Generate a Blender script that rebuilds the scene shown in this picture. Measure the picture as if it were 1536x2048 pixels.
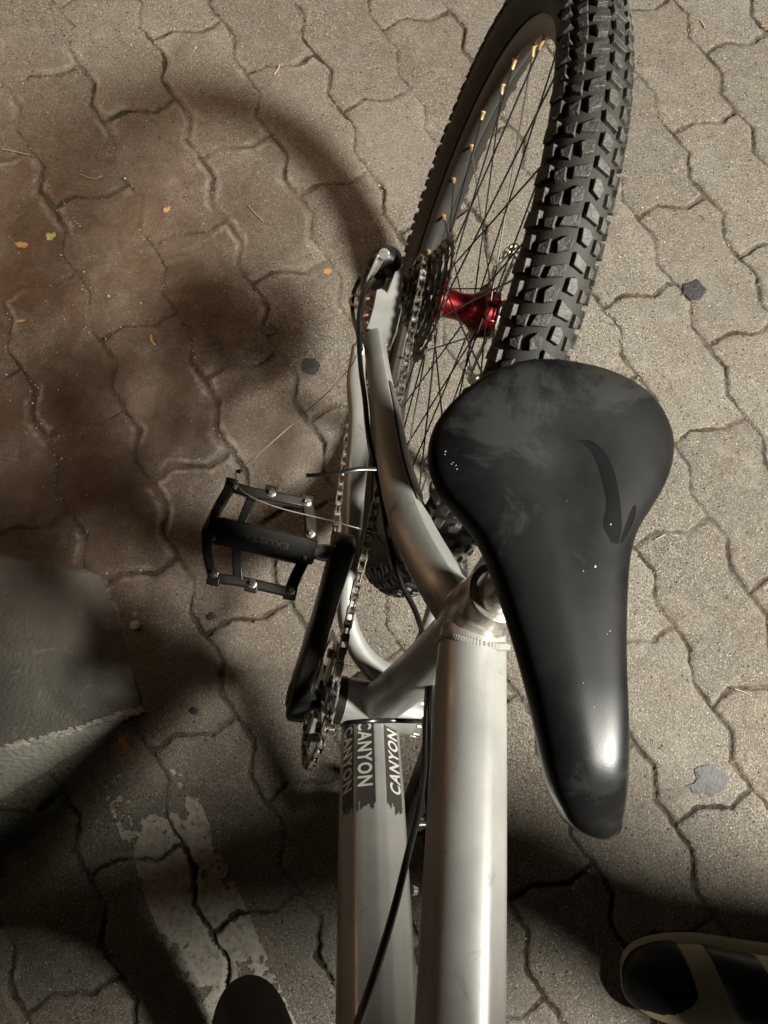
import bpy, math, random
import numpy as np
from mathutils import Vector, Matrix

# ------------------------------------------------------------------ scene, camera, world, lamps
scene = bpy.context.scene
for o in list(bpy.data.objects):
    bpy.data.objects.remove(o)
COL = scene.collection
LEAN = math.radians(12.0)              # the bicycle leans to its left on its stand
V = lambda *a: np.array(a, float)

# pose of the phone in the bicycle's own frame (x to the bike's left, y to the rear, z up the frame)
RB = np.array([[0.9570629, 0.17887512, 0.22811025],
               [0.21950247, -0.96117179, -0.16723471],
               [0.189339, 0.2101249, -0.95916540]])
CB = V(-0.17923361, 0.03265141, 1.05451099)
FPX = 1482.2347
_c, _s = math.cos(LEAN), math.sin(LEAN)
RY = np.array([[_c, 0, _s], [0, 1, 0], [-_s, 0, _c]])     # bike frame -> world
RW = RB @ RY.T
CW = RY @ CB

cam_d = bpy.data.cameras.new('camera')
cam = bpy.data.objects.new('camera', cam_d)
COL.objects.link(cam)
M = Matrix(((RW[0][0], -RW[1][0], -RW[2][0], CW[0]),
            (RW[0][1], -RW[1][1], -RW[2][1], CW[1]),
            (RW[0][2], -RW[1][2], -RW[2][2], CW[2]),
            (0, 0, 0, 1)))
cam.matrix_world = M
cam_d.sensor_fit = 'VERTICAL'
cam_d.sensor_height = 36.0
cam_d.lens = 36.0 * FPX / 2048
cam_d.clip_start = 0.01
cam_d.clip_end = 500
cam_d.dof.use_dof = True
cam_d.dof.focus_distance = 0.80
cam_d.dof.aperture_fstop = 24.0
scene.camera = cam

world = bpy.data.worlds.new("World")
scene.world = world
world.use_nodes = True
bg = world.node_tree.nodes['Background']
bg.inputs['Color'].default_value = (1.0, 0.80, 0.56, 1)
bg.inputs['Strength'].default_value = 0.0010

scene.view_settings.view_transform = 'Standard'
scene.view_settings.look = 'None'
scene.view_settings.gamma = 1
scene.view_settings.exposure = 0.0

def lamp(name, loc, color, energy, radius, target=None, cone=None, blend=0.5):
    d = bpy.data.lights.new(name, 'SPOT' if cone else 'POINT')
    d.color = color; d.energy = energy; d.shadow_soft_size = radius
    o = bpy.data.objects.new(name, d); COL.objects.link(o); o.location = loc
    if cone:
        d.spot_size = math.radians(cone); d.spot_blend = blend
        o.rotation_euler = (Vector(target) - Vector(loc)).to_track_quat('-Z', 'Y').to_euler()
    return o

lamp('street_lamp_light', (1.80, 0.0, 2.02), (1.0, 0.965, 0.875), 800, 0.18)
lamp('warm_lamp_light', (-2.1, 1.0, 1.0), (1.0, 0.64, 0.40), 15, 0.08)
lamp('warm_fill_spot_light', (-2.0, 0.95, 2.2), (1.0, 0.70, 0.47), 165, 0.2, (-.62, .92, 0.0), 44, 1.0)  # added fill spot, lifts the shadows on the left ground

# ------------------------------------------------------------------ pixel / plane helpers (bike frame and ground)
def _ray(u, v): return RB.T @ V((u - 768) / FPX, (v - 1024) / FPX, 1.0)
def X(u, v, x):
    d = _ray(u, v); return CB + d * ((x - CB[0]) / d[0])
def Z(u, v, z):
    d = _ray(u, v); return CB + d * ((z - CB[2]) / d[2])
def G(u, v, z=0.0):
    d = RW.T @ V((u - 768) / FPX, (v - 1024) / FPX, 1.0); return CW + d * ((z - CW[2]) / d[2])

# ------------------------------------------------------------------ materials
def mat(name, base, rough=0.5, metal=0.0, bump=None, var=None, coat=0.0, spec=0.5, trans=0.0, dust=None, rvar=None):
    m = bpy.data.materials.new(name); m.use_nodes = True
    nt = m.node_tree; N = nt.nodes; L = nt.links
    b = N['Principled BSDF']
    b.inputs['Roughness'].default_value = rough
    b.inputs['Metallic'].default_value = metal
    b.inputs['Coat Weight'].default_value = coat
    b.inputs['Specular IOR Level'].default_value = spec
    b.inputs['Transmission Weight'].default_value = trans
    tc = N.new('ShaderNodeTexCoord')
    base4 = (*base, 1)
    col = None
    if var:                                   # (scale, other colour, contrast)
        n = N.new('ShaderNodeTexNoise'); n.inputs['Scale'].default_value = var[0]
        n.inputs['Detail'].default_value = 6; n.inputs['Roughness'].default_value = .65
        r = N.new('ShaderNodeValToRGB')
        r.color_ramp.elements[0].position = .5 - var[2]; r.color_ramp.elements[1].position = .5 + var[2]
        r.color_ramp.elements[0].color = base4; r.color_ramp.elements[1].color = (*var[1], 1)
        L.new(tc.outputs['Object'], n.inputs['Vector']); L.new(n.outputs['Fac'], r.inputs['Fac'])
        col = r.outputs['Color']
    if dust:                                  # (scale, colour, low, high, amount)
        n = N.new('ShaderNodeTexNoise'); n.inputs['Scale'].default_value = dust[0]
        n.inputs['Detail'].default_value = 9; n.inputs['Roughness'].default_value = .7
        n.inputs['Distortion'].default_value = .6
        mr = N.new('ShaderNodeMapRange'); mr.inputs['From Min'].default_value = dust[2]
        mr.inputs['From Max'].default_value = dust[3]; mr.inputs['To Max'].default_value = dust[4]
        mx = N.new('ShaderNodeMix'); mx.data_type = 'RGBA'
        mx.inputs['B'].default_value = (*dust[1], 1)
        L.new(tc.outputs['Object'], n.inputs['Vector']); L.new(n.outputs['Fac'], mr.inputs['Value'])
        L.new(mr.outputs['Result'], mx.inputs['Factor'])
        if col: L.new(col, mx.inputs['A'])
        else: mx.inputs['A'].default_value = base4
        col = mx.outputs['Result']
    if col: L.new(col, b.inputs['Base Color'])
    else: b.inputs['Base Color'].default_value = base4
    if rvar:
        n = N.new('ShaderNodeTexNoise'); n.inputs['Scale'].default_value = rvar[0]; n.inputs['Detail'].default_value = 5
        mr = N.new('ShaderNodeMapRange'); mr.inputs['To Min'].default_value = rvar[1]; mr.inputs['To Max'].default_value = rvar[2]
        mr.inputs['From Min'].default_value = .3; mr.inputs['From Max'].default_value = .7
        L.new(tc.outputs['Object'], n.inputs['Vector']); L.new(n.outputs['Fac'], mr.inputs['Value'])
        L.new(mr.outputs['Result'], b.inputs['Roughness'])
    if bump:                                  # (scale, distance)
        n = N.new('ShaderNodeTexNoise'); n.inputs['Scale'].default_value = bump[0]; n.inputs['Detail'].default_value = 4
        bp = N.new('ShaderNodeBump'); bp.inputs['Distance'].default_value = bump[1]; bp.inputs['Strength'].default_value = 1
        L.new(tc.outputs['Object'], n.inputs['Vector']); L.new(n.outputs['Fac'], bp.inputs['Height'])
        L.new(bp.outputs['Normal'], b.inputs['Normal'])
    return m

M_FRAME = mat('satin_aluminium', (.385, .38, .36), .40, .36, bump=(1500, .00006), var=(14, (.285, .283, .265), .2),
              dust=(45, (.10, .075, .05), .60, .76, .75), rvar=(40, .32, .44))
M_WELD = mat('polished_aluminium', (.62, .58, .52), .22, .85, bump=(260, .0003), dust=(45, (.20, .13, .09), .55, .75, .6))
M_DECAL = mat('black_decal', (.035, .033, .03), .55, 0, dust=(120, (.3, .28, .24), .68, .74, .8))
M_LETTER = mat('decal_letter', (.62, .59, .53), .4, .2, dust=(200, (.1, .09, .07), .62, .72, .6))
M_GREYDECAL = mat('dark_grey_decal', (.085, .080, .068), .45, .2, rvar=(60, .35, .55))
M_RUBBER = mat('tyre_rubber', (.024, .023, .021), .58, 0, bump=(420, .0009), var=(110, (.058, .055, .046), .12),
               dust=(300, (.20, .175, .13), .58, .76, .6))
M_SIDEWALL = mat('tyre_sidewall', (.010, .0095, .008), .75, 0, bump=(700, .0002), var=(60, (.024, .021, .015), .2))
M_RIM = mat('rim_anodised', (.038, .038, .037), .42, .35, var=(30, (.065, .062, .055), .2), dust=(150, (.2, .17, .12), .62, .78, .5))
M_SPOKE = mat('black_spoke', (.03, .028, .026), .3, .7)
M_SPOKE2 = mat('worn_steel_spoke', (.6, .57, .5), .25, .9)
M_NIPPLE = mat('brass_nipple', (.46, .25, .085), .42, .5, var=(300, (.40, .32, .18), .1))
M_RED = mat('red_anodised', (.17, .006, .006), .30, .7, bump=(300, .0001), var=(50, (.12, .004, .005), .2), coat=.2, dust=(90, (.05, .03, .02), .55, .75, .6))
M_CHAIN = mat('oily_chain_steel', (.38, .35, .29), .28, .7, bump=(400, .0003), var=(140, (.05, .042, .033), .1))
M_STEEL = mat('worn_steel', (.66, .64, .58), .26, .6, bump=(300, .0002), var=(60, (.22, .2, .17), .2))
M_DARKSTEEL = mat('greasy_steel', (.12, .105, .085), .3, .85, bump=(300, .0005), var=(120, (.34, .31, .26), .14))
M_CASS = mat('oily_sprocket_steel', (.20, .18, .145), .30, .7, bump=(300, .0003), var=(160, (.04, .034, .027), .12), dust=(350, (.5, .47, .4), .62, .72, .8))
M_BLACK = mat('black_anodised', (.012, .012, .011), .32, .25, bump=(400, .0001), var=(60, (.03, .027, .022), .2),
              dust=(160, (.12, .10, .07), .64, .8, .5))
M_BLACKPL = mat('black_plastic', (.014, .014, .014), .42, 0, dust=(120, (.13, .10, .07), .6, .8, .35))
M_CABLE = mat('black_cable', (.008, .008, .008), .28, 0)
M_CREAM = mat('cream_plastic', (.75, .68, .42), .4, 0)
M_SKIN = mat('skin', (.45, .27, .18), .5)
M_CLOTH = mat('dark_trousers', (.02, .02, .022), .9, bump=(400, .001))
M_SHIRT = mat('dark_shirt', (.03, .028, .03), .9, bump=(300, .001))
M_HAIR = mat('dark_hair', (.015, .011, .008), .5)

# ------------------------------------------------------------------ mesh builder
def frame_axes(t, up):
    t = t / np.linalg.norm(t)
    a = np.cross(t, up); n = np.linalg.norm(a)
    if n < 1e-6:
        a = np.cross(t, V(1, 0, 0) if abs(t[0]) < .9 else V(0, 1, 0)); n = np.linalg.norm(a)
    a /= n
    return a, np.cross(a, t)

def spline(pts, k=6):
    P = [np.asarray(p, float) for p in pts]
    if len(P) < 3: return P
    out = []
    for i in range(len(P) - 1):
        p0 = P[i - 1] if i else 2 * P[0] - P[1]
        p1, p2 = P[i], P[i + 1]
        p3 = P[i + 2] if i + 2 < len(P) else 2 * P[-1] - P[-2]
        for j in range(k):
            t = j / k
            out.append(.5 * ((2 * p1) + (p2 - p0) * t + (2 * p0 - 5 * p1 + 4 * p2 - p3) * t * t + (3 * p1 - p0 - 3 * p2 + p3) * t ** 3))
    out.append(P[-1])
    return out

def round_sec(n=16): return [(math.cos(2 * math.pi * i / n), math.sin(2 * math.pi * i / n)) for i in range(n)]
def super_sec(n=24, e=3.0):
    o = []
    for i in range(n):
        a = 2 * math.pi * i / n; c, s = math.cos(a), math.sin(a)
        o.append((math.copysign(abs(c) ** (2 / e), c), math.copysign(abs(s) ** (2 / e), s)))
    return o

class MB:
    def __init__(s): s.v = []; s.f = []
    def add(s, vs, fs):
        o = len(s.v); s.v += [tuple(map(float, p)) for p in vs]; s.f += [tuple(i + o for i in f) for f in fs]
        return s
    def loft(s, rings, closed=True, cap=True, loop=False):
        n = len(rings[0]); vs = [p for r in rings for p in r]; fs = []
        m = len(rings)
        for i in range(m if loop else m - 1):
            k = (i + 1) % m
            for j in range(n if closed else n - 1):
                l = (j + 1) % n
                fs.append((i * n + j, i * n + l, k * n + l, k * n + j))
        if cap and not loop:
            fs.append(tuple(range(n - 1, -1, -1))); fs.append(tuple((m - 1) * n + j for j in range(n)))
        return s.add(vs, fs)
    def tube(s, pts, r, n=14, sec=None, up=(0, 0, 1), k=6, smooth=True, cap=True, rb=None):
        """r: radius or list per control point (w, h); rb a second list for height"""
        P = [np.asarray(p, float) for p in pts]
        if np.isscalar(r): r = [r] * len(P)
        rw = list(r); rh = list(rb) if rb is not None else list(r)
        Q = [np.concatenate([p, [a, b]]) for p, a, b in zip(P, rw, rh)]
        if smooth and len(Q) > 2: Q = spline(Q, k)
        sec = sec or round_sec(n); up = np.asarray(up, float); rings = []
        for i, q in enumerate(Q):
            a = Q[max(i - 1, 0)][:3]; b = Q[min(i + 1, len(Q) - 1)][:3]
            ax, ay = frame_axes(b - a, up)
            rings.append([q[:3] + ax * c * q[3] + ay * d * q[4] for c, d in sec])
        return s.loft(rings, cap=cap)
    def cyl(s, a, b, r0, r1=None, n=16, cap=True):
        return s.tube([a, b], [r0, r0 if r1 is None else r1], n=n, smooth=False, cap=cap)
    def lathe(s, prof, c=(0, 0, 0), n=32, ax=0, closed=False):
        """prof [(axial, radius)] about an axis through c"""
        c = np.asarray(c, float); rings = []
        for (h, r) in prof:
            ring = []
            for i in range(n):
                a = 2 * math.pi * i / n; p = [0, 0, 0]
                p[ax] = h; p[(ax + 1) % 3] = r * math.cos(a); p[(ax + 2) % 3] = r * math.sin(a)
                ring.append(c + p)
            rings.append(ring)
        return s.loft(rings, cap=not closed, loop=closed)
    def box(s, c, size, rot=None):
        c = np.asarray(c, float); h = np.asarray(size, float) / 2
        R = np.eye(3) if rot is None else np.asarray(rot)
        vs = [c + R @ (h * V(x, y, z)) for x in (-1, 1) for y in (-1, 1) for z in (-1, 1)]
        return s.add(vs, [(0, 1, 3, 2), (4, 6, 7, 5), (0, 4, 5, 1), (2, 3, 7, 6), (0, 2, 6, 4), (1, 5, 7, 3)])
    def bar(s, a, b, w, h, up=(0, 0, 1)):
        return s.tube([a, b], [w / 2, w / 2], sec=[(-1, -1), (1, -1), (1, 1), (-1, 1)], up=up, smooth=False, rb=[h / 2, h / 2])
    def prism(s, poly, d):
        """poly: 3-D points in a plane, d: extrusion vector"""
        n = len(poly); d = np.asarray(d, float)
        vs = [np.asarray(p, float) for p in poly] + [np.asarray(p, float) + d for p in poly]
        fs = [tuple(range(n - 1, -1, -1)), tuple(range(n, 2 * n))] + [(i, (i + 1) % n, n + (i + 1) % n, n + i) for i in range(n)]
        return s.add(vs, fs)
    def build(s, name, m, parent=None, ang=38, bevel=0, sub=0, xf=None):
        me = bpy.data.meshes.new(name)
        vs = s.v if xf is None else [tuple(xf(V(*p))) for p in s.v]
        me.from_pydata(vs, [], s.f); me.update()
        import bmesh
        bm = bmesh.new(); bm.from_mesh(me); bmesh.ops.recalc_face_normals(bm, faces=bm.faces); bm.to_mesh(me); bm.free()
        me.polygons.foreach_set('use_smooth', [True] * len(me.polygons))
        me.set_sharp_from_angle(angle=math.radians(ang))
        me.materials.append(m)
        o = bpy.data.objects.new(name, me); COL.objects.link(o)
        if parent: o.parent = parent
        if bevel:
            b = o.modifiers.new('bevel', 'BEVEL'); b.width = bevel; b.segments = 2; b.limit_method = 'ANGLE'; b.angle_limit = math.radians(35)
        if sub:
            b = o.modifiers.new('sub', 'SUBSURF'); b.levels = sub; b.render_levels = sub
        return o

def tag(o, label=None, cat=None, group=None, kind=None):
    for k, v in (('label', label), ('category', cat), ('group', group), ('kind', kind)):
        if v: o[k] = v
    return o
def empty(name, loc=(0, 0, 0)):
    o = bpy.data.objects.new(name, None); COL.objects.link(o); o.location = loc; o.empty_display_size = .1
    return o

# ------------------------------------------------------------------ ground
rng = np.random.default_rng(7)
def vnoise(x, y, scale, seed):
    """smooth value noise, 0..1"""
    g = np.random.default_rng(seed).random((256, 256))
    X_, Y_ = x * scale, y * scale
    i, j = np.floor(X_).astype(int), np.floor(Y_).astype(int)
    fx, fy = X_ - i, Y_ - j
    fx = fx * fx * (3 - 2 * fx); fy = fy * fy * (3 - 2 * fy)
    a, b = g[i % 256, j % 256], g[(i + 1) % 256, j % 256]
    c, d = g[i % 256, (j + 1) % 256], g[(i + 1) % 256, (j + 1) % 256]
    return (a * (1 - fx) + b * fx) * (1 - fy) + (c * (1 - fx) + d * fx) * fy
def fbm(x, y, scale, seed, o=4):
    t = 0; a = .5; n = 0
    for k in range(o):
        t = t + a * vnoise(x, y, scale * 2.03 ** k, seed + k * 13); n += a; a *= .5
    return t / n
def sstep(a, b, x):
    t = np.clip((x - a) / (b - a), 0, 1); return t * t * (3 - 2 * t)

D1, D2 = V(.542, -.840), V(.840, .542)
AN = V(.442, .446)                       # a node of the paving
PL, PW, WA = .2425, .1246, .0095
def tri(t):
    t = t - np.floor(t)
    return np.where(t < 1 / 3, 3 * t, np.where(t < 2 / 3, 3 - 6 * t, 3 * t - 3))
def paving(x, y):
    # slight wander of every joint
    wx = x + .007 * (fbm(x, y, 14, 3, 2) - .5) + .005 * (fbm(x, y, 70, 5, 2) - .5)
    wy = y + .007 * (fbm(x, y, 14, 4, 2) - .5) + .005 * (fbm(x, y, 70, 6, 2) - .5)
    a = (wx - AN[0]) * D1[0] + (wy - AN[1]) * D1[1]
    b = (wx - AN[0]) * D2[0] + (wy - AN[1]) * D2[1]
    bb = b - WA * tri(a / (PL / 2))
    k = np.floor(bb / PW)
    db = np.minimum(bb - k * PW, (k + 1) * PW - bb) * .88
    off = np.where(k % 2 == 0, 0, PL / 2)
    aa = a - off + WA * tri((bb - k * PW) / PW)
    j = np.floor(aa / PL)
    da = np.minimum(aa - j * PL, (j + 1) * PL - aa) * .88
    d = np.minimum(db, da)
    d = np.maximum(d + .0036 * (fbm(x, y, 130, 91, 3) - .5) * (d < .02), 0)
    h1 = (np.sin(k * 12.9898 + j * 78.233) * 43758.5453) % 1.0
    h2 = (np.sin(k * 39.425 + j * 11.135) * 24634.6345) % 1.0
    h3 = (np.sin(k * 73.156 + j * 52.235) * 13758.123) % 1.0
    return d, h1, h2, h3, bb - k * PW, aa - j * PL
def ground_fields(x, y):
    d, h1, h2, h3, lb, la = paving(x, y)
    fill = fbm(x, y, 9, 21, 3)
    left = sstep(.05, -.35, x)                          # older, dirt filled joints towards the left
    jw = .0006 + .0032 * fbm(x, y, 42, 31, 3)
    depth = .0064 * (1 - .75 * sstep(.35, .62, fill)) * (1 - .45 * left)
    rough = fbm(x, y, 190, 41, 3) - .5
    j = 1 - sstep(jw * .4, jw + .0028, d)
    round_ = np.exp(-(d / .007) ** 2) * .0008
    h = -depth * j - round_ + .0011 * (h1 - .5) + (h2 - .5) * .012 * (lb - PW / 2) + (h3 - .5) * .008 * (la - PL / 2)
    h += rough * (.0015 + .0012 * j) * (1 - .15 * left) + .0014 * (fbm(x, y, 26, 51, 3) - .5)
    # crumbs of grit lying in and beside the joints
    g = vnoise(x, y, 330, 61)
    h += np.where(g > .86, .0016, 0) * np.exp(-(d / .011) ** 2) * sstep(.35, .6, fbm(x, y, 12, 71, 2))
    global EDGE_
    EDGE_ = np.exp(-((d - .0085) / .0030) ** 2) * sstep(.50, .68, fbm(x, y, 17, 81, 3)) * left
    return h, j, h1, h2

def axis_pts(a, b, st, far):
    c = list(np.arange(a, b + 1e-9, st)); s = st; p = c[-1]; hi = []
    while p < far:
        s *= 1.10; p += s; hi.append(p)
    s = st; p = c[0]; lo = []
    while p > -far:
        s *= 1.10; p -= s; lo.append(p)
    return np.array(lo[::-1] + c + hi)
gx = axis_pts(-.86, .72, .0022, 40); gy = axis_pts(-.52, 1.36, .0022, 40)
GX, GY = np.meshgrid(gx, gy)
sx = np.gradient(gx)[None, :] + 0 * GY; sy = np.gradient(gy)[:, None] + 0 * GX
H, J, T1, T2 = ground_fields(GX, GY)
fade = 1 - sstep(.010, .03, np.maximum(sx, sy))
EDGE = EDGE_ * fade; H = H * fade; J = J * fade
dirt = fbm(GX, GY, 3.1, 101, 4)
red = sstep(.02, -.42, GX + .35 * (fbm(GX, GY, 4, 111, 3) - .5)) * sstep(1.05, .55, GY) * sstep(-.1, .15, GY)
def blob(c, r, seed, k=.5):
    q = np.hypot(GX - c[0], GY - c[1]) / r + k * 2 * (fbm(GX, GY, 16, seed, 4) - .5)
    return 1 - sstep(.55, 1.1, q)
stain_shade = np.zeros_like(GX)  # dirt stains, plus shade painted into the paving beside the concrete block
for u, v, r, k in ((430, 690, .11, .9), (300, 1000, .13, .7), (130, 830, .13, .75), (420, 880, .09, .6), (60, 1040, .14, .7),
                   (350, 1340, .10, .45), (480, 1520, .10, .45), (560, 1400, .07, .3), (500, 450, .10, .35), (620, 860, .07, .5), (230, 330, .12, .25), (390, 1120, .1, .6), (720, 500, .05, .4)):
    c = G(u, v); stain_shade = np.maximum(stain_shade, blob(c, r, int(u)) * k * .75)
pale = np.zeros_like(GX)
for u, v, r, k in ((560, 900, .07, .6), (330, 830, .09, .4), (480, 1300, .10, .35), (780, 330, .12, .3), (230, 940, .06, .3)):
    c = G(u, v); pale = np.maximum(pale, blob(c, r, int(u)) * k)

ny, nx = GX.shape
me = bpy.data.meshes.new('ground')
co = np.stack([GX, GY, H], -1).reshape(-1, 3)
idx = np.arange(nx * ny).reshape(ny, nx)
quads = np.stack([idx[:-1, :-1], idx[:-1, 1:], idx[1:, 1:], idx[1:, :-1]], -1).reshape(-1, 4)
def fast_mesh(me, co, quads):
    me.vertices.add(len(co)); me.vertices.foreach_set('co', co.astype(np.float32).ravel())
    me.loops.add(quads.size); me.loops.foreach_set('vertex_index', quads.astype(np.int32).ravel())
    me.polygons.add(len(quads)); me.polygons.foreach_set('loop_start', (np.arange(len(quads)) * 4).astype(np.int32))
    me.polygons.foreach_set('use_smooth', np.ones(len(quads), bool))
    me.update(calc_edges=True); me.validate()
fast_mesh(me, co, quads)
FILL = sstep(.40, .60, fbm(GX, GY, 9, 21, 3)); J = J * (1 - .75 * FILL * .55 * (1 - .6 * sstep(.1, .35, GX)))
for nm, arr in (('joint', J), ('tone', T1), ('tone2', T2), ('stain_shade', stain_shade), ('red', red), ('pale', pale), ('edge', EDGE)):
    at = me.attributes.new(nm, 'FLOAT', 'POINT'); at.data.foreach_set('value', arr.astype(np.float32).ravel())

def ground_material():
    m = bpy.data.materials.new('concrete_pavers'); m.use_nodes = True
    nt = m.node_tree; N = nt.nodes; L = nt.links; b = N['Principled BSDF']
    tc = N.new('ShaderNodeTexCoord')
    def noise(sc, det=5, ro=.6, dist=0):
        n = N.new('ShaderNodeTexNoise'); n.inputs['Scale'].default_value = sc; n.inputs['Detail'].default_value = det
        n.inputs['Roughness'].default_value = ro; n.inputs['Distortion'].default_value = dist
        L.new(tc.outputs['Object'], n.inputs['Vector']); return n.outputs['Fac']
    def attr(nm):
        a = N.new('ShaderNodeAttribute'); a.attribute_name = nm; return a.outputs['Fac']
    def mr(v, a, bb, c=0., d=1.):
        n = N.new('ShaderNodeMapRange'); L.new(v, n.inputs['Value'])
        for k, x in zip(('From Min', 'From Max', 'To Min', 'To Max'), (a, bb, c, d)): n.inputs[k].default_value = x
        return n.outputs['Result']
    def mul(a, bb):
        n = N.new('ShaderNodeMath'); n.operation = 'MULTIPLY'; n.use_clamp = True
        for i, x in enumerate((a, bb)):
            if isinstance(x, float): n.inputs[i].default_value = x
            else: L.new(x, n.inputs[i])
        return n.outputs[0]
    def mix(f, a, bb, mode='MIX'):
        n = N.new('ShaderNodeMix'); n.data_type = 'RGBA'; n.blend_type = mode
        if isinstance(f, float): n.inputs['Factor'].default_value = f
        else: L.new(f, n.inputs['Factor'])
        for k, x in (('A', a), ('B', bb)):
            if isinstance(x, tuple): n.inputs[k].default_value = (*x, 1)
            else: L.new(x, n.inputs[k])
        return n.outputs['Result']
    c = mix(attr('tone'), (.165, .156, .132), (.270, .256, .218))
    c = mix(mr(attr('tone2'), .6, .95, 0, .45), c, (.25, .208, .164))
    c = mix(mr(noise(9, 6, .65), .35, .7, 0, .8), c, (.195, .160, .122))
    c = mix(mr(noise(45, 5, .7), .45, .75, 0, .55), c, (.34, .30, .245))
    # sand grains of the concrete
    vo = N.new('ShaderNodeTexVoronoi'); vo.inputs['Scale'].default_value = 520; L.new(tc.outputs['Object'], vo.inputs['Vector'])
    vs = N.new('ShaderNodeSeparateColor'); L.new(vo.outputs['Color'], vs.inputs['Color'])
    grain = mul(mr(vo.outputs['Distance'], .55, .25), mr(vs.outputs['Red'], .66, .8))
    c = mix(mul(grain, .95), c, (.62, .56, .45))
    grain2 = mul(mr(vo.outputs['Distance'], .6, .3), mr(vs.outputs['Green'], .62, .75))
    c = mix(mul(grain2, .8), c, (.10, .080, .060))
    vo2 = N.new('ShaderNodeTexVoronoi'); vo2.inputs['Scale'].default_value = 190; L.new(tc.outputs['Object'], vo2.inputs['Vector'])
    vs2 = N.new('ShaderNodeSeparateColor'); L.new(vo2.outputs['Color'], vs2.inputs['Color'])
    c = mix(mul(mr(vo2.outputs['Distance'], .35, .15), mr(vs2.outputs['Red'], .97, .99)), c, (.60, .52, .40))
    c = mix(mul(mr(vo2.outputs['Distance'], .4, .2), mr(vs2.outputs['Blue'], .965, .985)), c, (.05, .04, .03))
    gr_ = N.new('ShaderNodeMapRange'); L.new(noise(330, 3, .75), gr_.inputs['Value'])
    for k_, x_ in zip(('From Min', 'From Max', 'To Min', 'To Max'), (.30, .70, .22, 1.80)): gr_.inputs[k_].default_value = x_
    cmb = N.new('ShaderNodeCombineColor')
    for k_ in ('Red', 'Green', 'Blue'): L.new(gr_.outputs['Result'], cmb.inputs[k_])
    c = mix(mr(noise(5, 4, .6), .35, .65, .35, 1.0), c, mix(1.0, c, cmb.outputs['Color'], 'MULTIPLY'))
    c = mix(mr(noise(17, 7, .75, .4), .55, .72, 0, .55), c, (.40, .355, .285))
    c = mix(mr(noise(13, 7, .75, .6), .56, .74, 0, .6), c, (.135, .105, .078))
    c = mix(mul(attr('pale'), .55), c, (.37, .33, .265))
    c = mix(mul(attr('red'), mr(noise(7, 6, .7, .8), .3, .62, .25, .95)), c, (.135, .074, .042))
    c = mix(mul(attr('red'), mr(noise(19, 8, .75, .7), .45, .62, 0, .75)), c, (.10, .062, .038))
    c = mix(mul(attr('stain_shade'), mr(noise(24, 8, .75, .7), .30, .58, .25, 1.0)), c, (.052, .036, .024))
    c = mix(mul(attr('edge'), mr(noise(60, 4, .7), .35, .65, 0, .8)), c, (.46, .41, .33))
    # joints: packed dirt, here and there pale sand
    jd = mix(mr(noise(14, 5, .7), .48, .66), (.050, .036, .024), (.15, .108, .070))
    jd = mix(mr(noise(240, 3, .7), .6, .72, 0, .6), jd, (.42, .35, .26))
    ja = N.new('ShaderNodeMath'); ja.operation = 'MULTIPLY_ADD'; L.new(noise(150, 4, .7), ja.inputs[0]); ja.inputs[1].default_value = .9; L.new(attr('joint'), ja.inputs[2])
    c = mix(mul(mr(ja.outputs[0], .82, 1.05), mr(noise(11, 6, .75), .36, .58, .28, 1.0)), c, jd)
    L.new(c, b.inputs['Base Color'])
    L.new(mr(noise(30, 4, .6), .3, .7, .72, .95), b.inputs['Roughness'])
    b.inputs['Specular IOR Level'].default_value = .35
    bp = N.new('ShaderNodeBump'); bp.inputs['Distance'].default_value = .0045
    ad = N.new('ShaderNodeMath'); ad.operation = 'ADD'
    L.new(noise(420, 4, .75), ad.inputs[0]); L.new(mul(grain, .35), ad.inputs[1]); L.new(ad.outputs[0], bp.inputs['Height'])
    L.new(bp.outputs['Normal'], b.inputs['Normal'])
    return m
M_GROUND = ground_material()
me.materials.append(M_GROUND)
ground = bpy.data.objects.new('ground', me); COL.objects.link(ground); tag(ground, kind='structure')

def ground_z(x, y):
    return float(ground_fields(np.array([[x]]), np.array([[y]]))[0][0, 0])

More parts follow.
